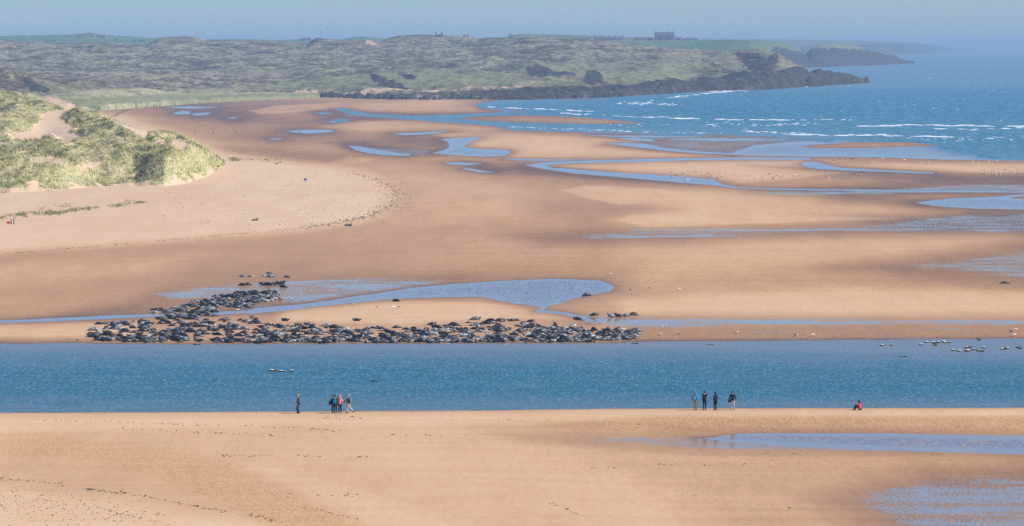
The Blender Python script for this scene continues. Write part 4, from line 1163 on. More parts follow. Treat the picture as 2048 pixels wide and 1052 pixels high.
# seals swimming: head and wet back above the water
def swim_mesh(mat):
    m = MB()
    m.loft([(-.75, 0, -.12), (-.45, 0, -.05), (-.1, 0, .0), (.2, 0, -.03), (.4, 0, .06), (.55, 0, .14), (.7, 0, .13), (.78, 0, .1)], [.08, .14, .17, .15, .12, .13, .09, .04], 8, 0)
    m.ball((.78, 0, .1), .04, 0, 6, 4)
    return m.mesh('seal', mat)
SWM = {c_: swim_mesh(SEALC[c_]) for c_ in ('black', 'silver grey', 'dark grey')}
for c_, px, py, rz, lab in [('black',752,763,math.pi,'black seal swimming alone in mid river with its head out'),('black',396,690,math.pi,'black seal swimming close below the left part of the herd'),('silver grey',422,693,0,'pale seal swimming close below the left part of the herd'),
        ('black',646,688,math.pi,'dark seal swimming below the herd left of its middle'),('black',858,686.5,.2,'dark seal swimming below the middle of the herd'),('silver grey',1008,689,.1,'pale seal swimming below the right part of the herd'),('black',1268,687.5,0,'dark seal swimming off the right tip of the herd'),
        ('dark grey',1418,690,.1,'dark seal swimming right of the herd below the rippled sand'),('black',1804,714,0,'dark seal swimming by the white ducks')]:
    x, y, z = p2w(px, py, 0)
    o = link('seal', SWM[c_], None, (x, y, -.03), rz); o.scale = (.72, .72, .72)
    tag(o, lab, 'seal', 'grey seals swimming in the river')

# ------------------------------------------------------------------ birds
M['white'] = plain('white_feather', (.80, .80, .78), .7, .2, .05)
M['gullgrey'] = plain('grey_feather', (.34, .36, .39), .7, .2, .1)
M['dark'] = plain('dark_feather', (.02, .02, .022), .7, .2, .2)
M['brown'] = plain('brown_feather', (.10, .07, .045), .7, .2, .2)
M['bill'] = plain('yellow_bill', (.55, .38, .06), .6, .2, .1)
def gull_mesh(back):
    m = MB()
    m.loft([(-.30, 0, .25), (-.22, 0, .24), (-.08, 0, .24), (.08, 0, .25), (.17, 0, .29), (.2, 0, .33)], [(.02, .01), (.05, .045), (.095, .09), (.09, .095), (.055, .06), (.04, .04)], 8, 0)
    m.ball((.215, 0, .365), .052, 0, 7, 5)
    m.loft([(.25, 0, .36), (.32, 0, .35)], [.016, .006], 4, 3)
    for s_ in (-1, 1):
        m.loft([(.1, s_ * .075, .28), (-.08, s_ * .1, .28), (-.27, s_ * .05, .26), (-.4, s_ * .02, .25)], [(.015, .05), (.018, .065), (.014, .04), (.006, .01)], 5, 1)
        m.loft([(.0, s_ * .035, .17), (.0, s_ * .035, .0)], [.012, .01], 4, 3)
    return m.mesh('gull', [M['white'], back, M['dark'], M['bill']])
GUL = [gull_mesh(M['gullgrey']), gull_mesh(M['dark']), gull_mesh(M['white'])]
def put_bird(name, me, px, py, z=None, sc=1.0, rz=None):
    zb = beach_height(px, py) if z is None else z
    x, y, z0 = p2w(px, py, max(zb, 0.0))
    o = link(name, me, None, (x, y, z0), random.choice((0, math.pi)) + random.gauss(0, .5) if rz is None else rz)
    o.scale = (sc, sc, sc); return o
KINDW = ['grey backed', 'dark backed', 'white']
for (px, py, k, lab) in [(1219,551,2,'white gull standing above the right end of the big pool'),(1262,583,1,'dark backed gull standing right of the big pool, upper of two'),(1263,590,0,'pale gull standing right of the big pool, lower of two'),(1301,579,0,'lone grey backed gull standing between two others right of the big pool'),(1358,581,2,'white gull farthest right of the big pool on open sand'),
        (1329,657,0,'grey backed gull standing nearest the right end of the seals, upper'),(1320,672,2,'white gull at the water edge right of the seals'),(1358,670,0,'grey backed gull beside a rill, second along the river edge'),(1473,668,0,'grey backed gull on the rippled sand in the middle of the river edge'),(1592,674,1,'dark backed gull low on the rippled sand beside a white one'),(1626,673,2,'large white gull on the rippled sand with raised wings'),
        (2024,666,1,'dark backed gull on the rippled sand at the far right'),(2030,662,2,'white gull behind the dark backed one at the far right'),(2029,673,2,'white gull wading at the far right river edge'),
        (756,617,0,'grey backed gull on sand behind the herd, leftmost'),(788,617,2,'white gull of a close pair on sand behind the herd'),(797,617,0,'grey backed gull of a close pair on sand behind the herd'),(706,612,0,'small gull at the channel edge below the big pool'),(475,623,2,'white gull standing in the channel by the seals'),(580,600,2,'white gull in the shallow water right of the upper seals'),
        (155,683,0,'grey backed gull at the river edge left of the herd'),(1181,648,2,'white gull lying on wet sand by the outlet stream'),(1083,332,2,'white gull at the bend of the long looping channel'),(690,293,2,'white gull on brown sand near the crescent pool'),(588,253,2,'tiny white gull on the far pale flats')]:
    tag(put_bird('gull', GUL[k], px, py), lab, 'gull', 'gulls on the sand flats')
random.seed(5)
def flock(n, x0, x1, yf, sp, lab, grp, kinds=(0, 1, 2), sc=(1.0, 1.35)):
    for i in range(n):
        px = random.uniform(x0, x1); py = yf(px) + random.gauss(0, sp)
        o = put_bird('gull', GUL[random.choice(kinds)], px, py, sc=random.uniform(*sc))
        tag(o, lab, 'gull', grp)
flock(70, 1340, 1560, lambda x: 349 + (x - 1340) * .035, 4.0, 'tiny gull in the loose flock on the sandbank inside the long channel', 'loose flock on the sandbank', sc=(.9, 1.25))
flock(26, 1560, 1730, lambda x: 352, 3.6, 'tiny gull at the thin right end of the flock on damp sand', 'right end of the sandbank flock', sc=(.9, 1.2))
flock(48, 1960, 2060, lambda x: 347, 4.0, 'tiny gull in the flock on brown sand at the right edge', 'flock at the right edge', sc=(.9, 1.25))
flock(26, 1660, 2050, lambda x: 322 + (x - 1660) * .006, 3.5, 'tiny gull standing along the edge of the sea', 'gulls along the sea edge', sc=(1.1, 1.6))
def duck_mesh(drake):
    m = MB()
    m.loft([(-.30, 0, .10), (-.22, 0, .07), (-.05, 0, .06), (.12, 0, .06), (.2, 0, .1), (.22, 0, .16)], [(.03, .02), (.1, .08), (.14, .11), (.12, .11), (.07, .09), (.05, .05)], 8, 1 if drake else 2)
    if drake:
        m.loft([(-.22, 0, .12), (-.05, 0, .13), (.12, 0, .12), (.2, 0, .14)], [(.06, .05), (.10, .065), (.09, .065), (.055, .06)], 8, 0)
    m.ball((.24, 0, .235), (.065, .05, .055), 0 if drake else 2, 7, 5)
    if drake: m.ball((.24, 0, .268), (.05, .046, .028), 1, 7, 4)
    m.loft([(.28, 0, .23), (.37, 0, .2)], [.026, .01], 5, 1 if drake else 2)
    return m.mesh('duck', [M['white'], M['dark'], M['brown']])
DRK, HEN = duck_mesh(True), duck_mesh(False)
dk = [(1764,692,1),(1783,691,1),(1842.5,690.5,1),(1853,685.5,1),(1866,685.5,1),(1870,688,0),(1871,691.5,0),(1877,685.5,1),(1887,684,1),(1890.5,686,1),(1898,685.3,1),(1958,680.5,0),(1906.5,701.5,1),(1918,703,1),(1934,696,1),(1942,695.6,0),(1933,703.5,0),(1936,702,1),(1946.5,700.3,1),(1956,702.5,0),(1964,703.6,0),(1967,696.5,1),(2004,699,1),(2009,698.8,0),(2014.5,697.4,1),(2036,695.8,0),(2040,697.4,1)]
dk.sort(); cn = {0: 0, 1: 0}
for px, py, dr_ in dk:
    k = min(cn[dr_], 19); cn[dr_] += 1
    o = put_bird('duck', DRK if dr_ else HEN, px, py, 0.0, 1.0)
    w_ = ORD[k] if k else 'first '
    tag(o, f'{w_}white backed duck from the left in the raft on the river, right' if dr_ else f'{w_}brown duck from the left in the raft on the river, right', 'duck', 'ducks rafting on the river')
    if 0: (o, (f'{w_}white backed duck from the left in the raft on the right of the river' if dr_ else f'{w_}brown duck from the left in the raft on the right of the river') if k < 16 else f'white backed duck in the raft, {["fourth","third","second","very"][min(3, k-16)]} last at the right edge of the river', 'duck', 'ducks rafting on the river')
for px, py, d_, lab in [(544,742,1,'white backed duck leading four in mid river, leftmost'),(552,743,0,'brown duck second of four in mid river'),(562,743.5,1,'white backed duck third of four in mid river'),(583,743,1,'white backed duck last of four in mid river, apart')]:
    tag(put_bird('duck', DRK if d_ else HEN, px, py, 0.0, 1.0), lab, 'duck', 'four ducks in mid river')

# ------------------------------------------------------------------ people
def skin_mesh(name, verts, edges, radii, mat, root=0, sub=1):
    me = bpy.data.meshes.new(name); me.from_pydata(verts, edges, [])
    o = bpy.data.objects.new(name, me); C.objects.link(o)
    sk = o.modifiers.new('s', 'SKIN'); sk.use_smooth_shade = True
    for i, r in enumerate(radii):
        d = me.skin_vertices[0].data[i]
        d.radius = r if isinstance(r, tuple) else (r, r); d.use_root = (i == root)
    sb = o.modifiers.new('d', 'SUBSURF'); sb.levels = sub; sb.render_levels = sub
    dg = bpy.context.evaluated_depsgraph_get()
    out = bpy.data.meshes.new_from_object(o.evaluated_get(dg)); out.name = name
    bpy.data.objects.remove(o); bpy.data.meshes.remove(me)
    out.materials.clear(); out.materials.append(mat)
    out.polygons.foreach_set('use_smooth', [True] * len(out.polygons))
    return out
def cloth(name, c, r=.85): 
    return plain(name, c, r, .15, .18, 9.0)
CL = {k: cloth(k, v) for k, v in {'skin': (.52, .33, .24), 'olive': (.045, .05, .04), 'charcoal': (.025, .026, .032), 'black': (.010, .010, .013), 'teal': (.012, .16, .30), 'coral': (.80, .27, .22), 'darkgreen': (.035, .045, .032), 'beige': (.55, .47, .37), 'khaki': (.42, .34, .17),
      'skyblue': (.03, .38, .68), 'steel': (.16, .23, .28), 'navy': (.012, .018, .042), 'palegrey': (.56, .55, .55), 'red': (.62, .03, .045), 'greyhair': (.36, .34, .32), 'darkhair': (.014, .010, .009), 'shoe': (.02, .018, .016), 'denim': (.02, .04, .08), 'straw': (.10, .075, .05)}.items()}
def person(loc, rz, label, h=1.74, jacket='olive', trousers='charcoal', hair='greyhair', hood=None, cap=None, lh=(-.24, .06, .86), rh=(.24, .06, .86), lk=None, rk=None, lf=(-.10, 0, .06), rf=(.10, 0, .06), hip=(0, 0, .90), chest=(0, .0, 1.30), shorts=False, longhair=False, heel=0.0, back=(0, 0, 0)):
    """faces +Y; joints in metres for a 1.74 m figure"""
    k = h / 1.74
    t = empty('person', loc, rz); t.scale = (k, k, k)
    tag(t, label, 'person', None)
    V = lambda p: Vector(p)
    hip, chest = V(hip), V(chest)
    neck = chest + Vector((back[0], back[1], .19)); head = neck + Vector((0, .02, .15))
    shl, shr = chest + Vector((-.17, 0, .11)), chest + Vector((.17, 0, .11))
    lh, rh, lf, rf = V(lh), V(rh), V(lf), V(rf)
    def mid(a, b, out, l):     # a joint between a and b, pushed out so that the limb keeps its length
        m = (a + b) / 2; d = (b - a).length
        return m + Vector(out).normalized() * math.sqrt(max(0, (l / 2) ** 2 - (d / 2) ** 2))
    el, er = mid(shl, lh, (-.5, -.8, -.3), .56), mid(shr, rh, (.5, -.8, -.3), .56)
    hl, hr = hip + Vector((-.09, 0, -.04)), hip + Vector((.09, 0, -.04))
    kl = V(lk) if lk else mid(hl, lf, (-.05, 1, .1), .84)
    kr = V(rk) if rk else mid(hr, rf, (.05, 1, .1), .84)
    waist = hip * .55 + chest * .45
    # the whole body as one skinned surface
    vs = [hip, waist, chest, neck, head - Vector((0, .0, .05)), head + Vector((0, .005, .03)), head + Vector((0, -.005, .085)), shl, el, lh, shr, er, rh, hl, kl, lf, hr, kr, rf]
    es = [(0, 1), (1, 2), (2, 3), (3, 4), (4, 5), (5, 6), (2, 7), (7, 8), (8, 9), (2, 10), (10, 11), (11, 12), (0, 13), (13, 14), (14, 15), (0, 16), (16, 17), (17, 18)]
    ra = [(.12, .10), (.115, .09), (.13, .095), .052, (.062, .07), (.078, .09), (.062, .07), .05, .042, .028, .05, .042, .028, .075, .055, .04, .075, .055, .04]
    bm_ = skin_mesh('body', [tuple(v) for v in vs], es, ra, CL['skin'])
    # face, ears, hands with five fingers joined to it
    m = MB()
    m.loft([head + Vector((0, .085, .04)), head + Vector((0, .118, .0)), head + Vector((0, .09, -.015))], [.012, .018, .012], 5)
    for s_ in (-1, 1):
        m.ball(head + Vector((s_ * .082, -.005, .0)), (.012, .022, .034), 0, 6, 4)
        m.ball(head + Vector((s_ * .033, .083, .028)), (.013, .008, .008), 1, 6, 4)
    m.loft([head + Vector((-.026, .086, -.05)), head + Vector((0, .095, -.048)), head + Vector((.026, .086, -.05))], [.006, .009, .006], 5, 2)
    for hnd, elb, s_ in ((lh, el, -1), (rh, er, 1)):
        d = (hnd - elb).normalized(); side = d.cross(Vector((0, 1, 0)));
        if side.length < .1: side = d.cross(Vector((1, 0, 0)))
        side.normalize(); nrm = d.cross(side).normalized()
        m.loft([hnd - d * .02, hnd + d * .04, hnd + d * .085], [(.030, .022), (.042, .018), (.040, .016)], 6)
        for i, L in enumerate((.065, .078, .072, .055)):
            b0 = hnd + d * .08 + side * (i - 1.5) * .02
            m.loft([b0, b0 + d * L * .55 + nrm * .008, b0 + d * L * .9 + nrm * .03], [.0095, .009, .007], 5)
        th = hnd + d * .03 + side * .036
        m.loft([th, th + d * .03 + side * .024, th + d * .06 + side * .026 + nrm * .01], [.012, .011, .009], 5)
    hm = m.mesh('body', [CL['skin'], CL['black'], CL['coral']])
    b1 = bmesh.new(); b1.from_mesh(bm_); b1.from_mesh(hm)
    body = bpy.data.meshes.new('body'); b1.to_mesh(body); b1.free()
    for mm in (CL['skin'], CL['black'], CL['coral']): body.materials.append(mm)
    body.polygons.foreach_set('use_smooth', [True] * len(body.polygons))
    link('body', body, t)
    # clothes
    wl, wr = lh.lerp(el, .10), rh.lerp(er, .10)
    vs = [hip + Vector((0, 0, -.06)), waist, chest, neck + Vector((0, -.005, -.06)), shl, el, wl, shr, er, wr]
    link('jacket', skin_mesh('jacket', [tuple(v) for v in vs], [(0, 1), (1, 2), (2, 3), (2, 4), (4, 5), (5, 6), (2, 7), (7, 8), (8, 9)], [(.185, .14), (.165, .13), (.175, .135), .085, .085, .066, .052, .085, .066, .052], CL[jacket], 1), t)
    kn = .62 if shorts else .97
    pl = lambda kk, ff: kk.lerp(ff, .12 if shorts else .97)
    vs = [hip + Vector((0, 0, .06)), hl, kl, pl(kl, lf), hr, kr, pl(kr, rf)]
    link('shorts' if shorts else 'trousers', skin_mesh('trousers', [tuple(v) for v in vs], [(0, 1), (1, 2), (2, 3), (0, 4), (4, 5), (5, 6)], [(.165, .13), .105, .075, .068 if not shorts else .08, .105, .075, .068 if not shorts else .08], CL[trousers]), t)
    for f_, kk in ((lf, kl), (rf, kr)):
        m = MB()
        tip = heel if f_ is rf else 0.0
        m.loft([f_ + Vector((0, -.075, -.02 + tip)), f_ + Vector((0, -.04, -.015 + tip * .6)), f_ + Vector((0, .07, -.025)), f_ + Vector((0, .155, -.035)), f_ + Vector((0, .18, -.04))], [(.032, .04), (.044, .05), (.048, .042), (.044, .026), (.025, .015)], 8)
        link('shoe', m.mesh('shoe', CL['shoe']), t)
    m = MB()
    if hood:
        m.ball(head + Vector((0, -.03, .025)), (.115, .125, .15), 0, 10, 7); m.loft([neck + Vector((0, -.06, -.06)), neck + Vector((0, -.05, .04))], [(.12, .10), (.10, .10)], 8)
        link('hood', m.mesh('hood', CL[hood]), t)
    elif cap:
        m.ball(head + Vector((0, -.01, .06)), (.098, .11, .085), 0, 10, 6); m.loft([head + Vector((0, .08, .06)), head + Vector((0, .17, .045))], [(.07, .012), (.05, .008)], 6)
        link('cap', m.mesh('cap', CL[cap]), t)
    else:
        m.ball(head + Vector((0, -.028, .045)), (.094, .098, .105), 0, 10, 7)
        if longhair: m.loft([head + Vector((0, -.05, .05)), head + Vector((0, -.075, -.08)), head + Vector((0, -.08, -.22))], [(.085, .06), (.10, .06), (.07, .03)], 8)
        link('hair', m.mesh('hair', CL[hair]), t)
    t['_'] = 0; del t['_']
    return t
def at_bank(px, off=.35):
    x, y, z = bank_pt(px, off); return (x, y, z)
def backpack(owner_loc, rz, off, col, label, w_=.32, hgt=.46, dep=.2, z=1.05):
    m = MB()
    prof = [(-hgt / 2, .75), (-hgt * .45, .95), (0, 1.0), (hgt * .38, .92), (hgt / 2, .6)]
    m.loft([(0, 0, p) for p, q in prof], [(w_ / 2 * q, dep / 2 * q) for p, q in prof], 10)
    m.loft([(0, -dep * .42, -hgt * .36), (0, -dep * .55, -.04), (0, -dep * .42, hgt * .12)], [(w_ * .28, .03), (w_ * .34, .05), (w_ * .25, .03)], 8)
    o = link('backpack', m.mesh('backpack', CL[col]), None, Vector(owner_loc) + Matrix.Rotation(rz, 3, 'Z') @ Vector((off[0], off[1], z)), rz)
    for s_ in (-1, 1):
        mm = MB(); mm.loft([(s_ * .1, .08, -hgt * .4), (s_ * .135, .19, -.02), (s_ * .12, .2, hgt * .32), (s_ * .09, .07, hgt * .45)], [(.02, .008)] * 4, 5)
        link('strap', mm.mesh('strap', CL['black']), o)
    tag(o, label, 'backpack')
    return o
PI = math.pi
L = at_bank(597, .2)
person(L, PI * .5, 'bald man in olive jacket standing alone on the left, seen from the side', 1.78, 'olive', 'charcoal', 'skin', rh=(.2, .26, 1.02), lh=(-.22, .05, .86), lf=(-.09, -.07, .06), rf=(.09, .07, .06), back=(0, .03, 0))
L = at_bank(666.5, .1)
person(L, .1, 'woman in black at the left of the close group, partly hidden, dark hair', 1.64, 'black', 'black', 'straw')
tag(link('shoulder_bag', (lambda m: (m.loft([(0, 0, -.16), (0, 0, -.1), (0, 0, .1), (0, 0, .15)], [(.13, .06), (.16, .075), (.15, .07), (.11, .05)], 10), m.loft([(-.08, 0, .14), (.06, .04, .36), (.2, .1, .52)], [(.015, .006)] * 3, 5), m.mesh('shoulder_bag', CL['black']))[2])(MB()), None, (L[0] - .27, L[1] - .12, L[2] + .98)), 'black shoulder bag hanging on the back of the woman in black', 'bag')
L = at_bank(670.2, .5)
person(L, -.05, 'person in black carrying the bright teal backpack, in the close group', 1.70, 'black', 'black', 'darkhair')
backpack(L, -.05, (-.03, -.22), 'teal', 'bright teal backpack worn by the person in black', .34, .5, .22, 1.14)
L = at_bank(679.8, .4)
person(L, 0, 'person in coral pink hooded jacket and black leggings, seen from behind', 1.66, 'coral', 'black', hood='coral', lh=(-.27, .05, .92), rh=(.27, .05, .92))
L = at_bank(697, .4)
person(L, PI * .42, 'man in dark green jacket and beige trousers striding left with one arm out', 1.78, 'darkgreen', 'beige', 'greyhair', lh=(-.36, .42, .92), rh=(.22, -.06, .88), lf=(-.08, .10, .06), rf=(.10, -.46, .13), rk=(.1, -.12, .50), lk=(-.08, .09, .50), heel=.10, cap=None)
backpack(L, PI * .42, (0, -.2), 'steel', 'grey rucksack on the striding man in beige trousers', .28, .42, .16, 1.18)
L = at_bank(1391, .3)
person(L, -.35, 'person in bright blue jacket and khaki trousers, leftmost of the four standing apart', 1.76, 'skyblue', 'khaki', hood='steel', lh=(-.3, .03, .95), rh=(.25, .06, .88))
backpack(L, -.35, (-.1, -.19), 'steel', 'grey backpack on the person in bright blue jacket', .30, .44, .18, 1.16)
L = at_bank(1409, .3)
person(L, -.2, 'person in navy jacket raising hands to the face, second of the four', 1.78, 'navy', 'navy', 'darkhair', lh=(-.07, .22, 1.52), rh=(.12, .24, 1.52))
backpack(L, -.2, (-.02, -.2), 'black', 'black backpack on the person with raised hands', .34, .46, .2, 1.12)
tag(link('binoculars', (lambda m: (m.loft([(-.035, .0, 0), (-.035, .13, 0)], [.022, .032], 8), m.loft([(.035, .0, 0), (.035, .13, 0)], [.022, .032], 8), m.box(-.03, .03, .03, .08, -.012, .012), m.mesh('binoculars', CL['black']))[3])(MB()), None, (L[0] + .05, L[1] + .2, L[2] + 1.62), -.2), 'black binoculars held up by the person in navy jacket', 'binoculars')
L = at_bank(1431, .3)
person(L, .5, 'slim person all in black with long dark hair, third of the four', 1.68, 'navy', 'black', 'darkhair', longhair=True, lh=(-.14, .14, .98), rh=(.14, .14, .98))
L = at_bank(1465, .3)
person(L, -.05, 'man in black jacket and pale grey shorts, rightmost of the four', 1.80, 'black', 'palegrey', 'darkhair', shorts=True, lh=(-.3, .03, .9), rh=(.3, .03, .92), lf=(-.12, 0, .06), rf=(.13, 0, .06))
tag(link('shoulder_bag', bpy.data.meshes['shoulder_bag'], None, (L[0] - .27, L[1] - .1, L[2] + .9), 0), 'black bag at the left hip of the man in pale shorts', 'bag')
L = at_bank(1719, .6)
person(L, .9, 'person in red jacket with dark hair sitting alone on the sand, knees up', 1.66, 'red', 'denim', 'darkhair', longhair=True, hip=(0, -.05, .12), chest=(0, .06, .50), lh=(-.14, .44, .50), rh=(.14, .44, .50), lk=(-.13, .40, .50), rk=(.13, .40, .50), lf=(-.11, .58, .06), rf=(.11, .58, .06))
for px, py, c1, c2, lab in [(307.6, 214.5, 'charcoal', 'navy', 'distant walker in grey on the far beach, left of a pair'), (312.4, 215, 'denim', 'black', 'distant walker in blue on the far beach, right of a pair')]:
    x, y, z = p2w(px, py, beach_height(px, py))
    person((x, y, z), .4, lab, 1.75, c1, c2, 'darkhair', lf=(-.09, .16, .06), rf=(.09, -.14, .06))

# ------------------------------------------------------------------ things lying about on the beach
M['wood'] = plain('weathered_wood', (.20, .18, .15), .9, .1, .35, 5)
M['redbuoy'] = plain('red_float', (.62, .03, .03), .6, .3, .1)
M['bluebarrel'] = plain('blue_plastic', (.03, .10, .36), .5, .4, .1)
def on_beach(px, py): return p2w(px, py, beach_height(px, py))
def post(px, py, hgt, r, tilt, lab, mat='wood', top=None):
    m = MB(); n = 6
    m.loft([(tilt * hgt * i / n + .03 * math.sin(i * 2.1), 0, -.2 + (hgt + .2) * i / n) for i in range(n + 1)], [r * (1.1 - .06 * i) for i in range(n + 1)], 7)
    o = link('wooden_post', m.mesh('wooden_post', M[mat], False), None, on_beach(px, py)); tag(o, lab, 'post')
    if top:
        mm = MB(); mm.ball((tilt * hgt, 0, hgt), (.17, .15, .14), 0, 8, 5); link('cap', mm.mesh('cap', M[top]), o)
post(23, 448, 1.15, .13, -.1, 'grey wooden post with a pale top beside the red float, left of two', 'wood', 'white')
post(27.5, 448.3, 1.2, .13, .02, 'darker wooden post beside the red float, right of two')
m = MB(); m.loft([(0, 0, -.2), (.0, 0, 1.4), (-.05, 0, 2.1)], [.03, .025, .02], 6)
o = link('marker_pole', m.mesh('marker_pole', CL['palegrey']), None, on_beach(21.3, 447.5)); tag(o, 'thin marker pole with a pink flag standing behind the two posts', 'pole')
m = MB(); m.add([(-.05, 0, 1.4), (-.16, .03, 1.45), (-.18, .0, 1.95), (-.06, 0, 2.08), (-.05, .02, 1.4), (-.16, .05, 1.45), (-.18, .02, 1.95), (-.06, .02, 2.08)], [(0, 1, 2, 3), (7, 6, 5, 4), (0, 4, 5, 1), (1, 5, 6, 2), (2, 6, 7, 3), (3, 7, 4, 0)]); link('flag', m.mesh('flag', CL['coral'], False), o)
m = MB(); m.loft([(-.36, 0, .2), (-.3, 0, .22), (0, 0, .25), (.26, 0, .22), (.32, 0, .2)], [.1, .2, .25, .2, .1], 10); m.loft([(.32, 0, .2), (.46, 0, .15)], [.08, .04], 6, 1)
tag(link('buoy', m.mesh('buoy', [M['redbuoy'], CL['black']]), None, on_beach(17.5, 447.2)), 'red float lying on the sand beside two wooden posts', 'buoy')
m = MB(); m.loft([(0, -.4, .3), (0, -.36, .3), (0, -.12, .3), (0, .12, .3), (0, .36, .3), (0, .4, .3)], [.24, .29, .3, .3, .29, .24], 12)
tag(link('barrel', m.mesh('barrel', M['bluebarrel']), None, on_beach(611, 361), .5), 'blue plastic drum lying on the dry upper beach', 'barrel')
def log(px, py, L_, r, rz, lab, name='driftwood_log'):
    m = MB(); n = 6; r_ = random.Random(int(px))
    m.loft([(-L_ / 2 + L_ * i / n, r_.uniform(-.12, .12), r * .8 + r_.uniform(-.03, .1)) for i in range(n + 1)], [r * r_.uniform(.7, 1.2) for i in range(n + 1)], 7)
    m.loft([(L_ * .2, 0, r), (L_ * .3, .1, r + .35), (L_ * .42, .1, r + .5)], [r * .5, r * .35, r * .15], 5)
    tag(link(name, m.mesh(name, M['weed'], False), None, on_beach(px, py), rz), lab, 'driftwood')
log(510, 441.5, 1.3, .18, .4, 'dark driftwood log alone on the dry upper beach above the weed line')
log(697, 452, 1.5, .2, -.3, 'dark driftwood log just below the curved weed line')
log(553, 328, .9, .15, .2, 'small dark driftwood piece near the top of the beach')
log(560, 325.5, .8, .14, .9, 'second small driftwood piece near the top of the beach, right')
for px, lab in [(390, 'leftmost'), (427, 'second from the left'), (471, 'third from the left'), (551, 'fourth from the left'), (600, 'rightmost')]:
    post(px, 267.5 + (px - 390) * .006, 1.5, .14, .0, f'small dark post on the far flats, {lab} of a spaced row')
def boulder(px, py, sx, sy, sz, lab, mat, zb=None, name='boulder', seed=1):
    r_ = random.Random(seed); bm = bmesh.new(); bmesh.ops.create_icosphere(bm, subdivisions=3, radius=1)
    for v in bm.verts:
        n_ = v.co.normalized(); q = 1 + .25 * math.sin(n_.x * 5 + seed) * math.cos(n_.y * 4.3 + seed) + .16 * math.sin(n_.z * 9 + n_.x * 7 + seed) + r_.uniform(-.09, .09)
        v.co = Vector((n_.x * sx * q, n_.y * sy * q, max(-.2, n_.z * q) * sz))
    me = bpy.data.meshes.new(name); bm.to_mesh(me); bm.free(); me.materials.append(M[mat])
    x, y, z = p2w(px, py, beach_height(px, py) if zb is None else zb)
    tag(link(name, me, None, (x, y, z)), lab, 'rock')
boulder(2010, 567, .75, .7, .32, 'weed covered boulder at the right edge beside the speckled wet sand', 'weed')
for i, (px, py, sx, sz, lab) in enumerate([(885, 190, 8.5, 3.6, 'jagged dark rock stack at the top of the beach, biggest of the shore rocks'), (868, 187, 2.4, 5.4, 'upright rock pillar on the left shoulder of the jagged stack'), (712, 191, 7.0, 2.6, 'low dark rock hump at the back of the beach, left of the big stack'), (744, 193, 3.5, 2.0, 'small dark rock at the back of the beach'), (930, 191.5, 5, 2.2, 'low dark rock right of the big stack'), (1000, 190, 6, 2.6, 'dark rock ledge where the sea meets the beach')]):
    boulder(px, py + 4, sx, sx * 1.2, sz, lab, 'rock', .3, 'rock_outcrop', i + 3)

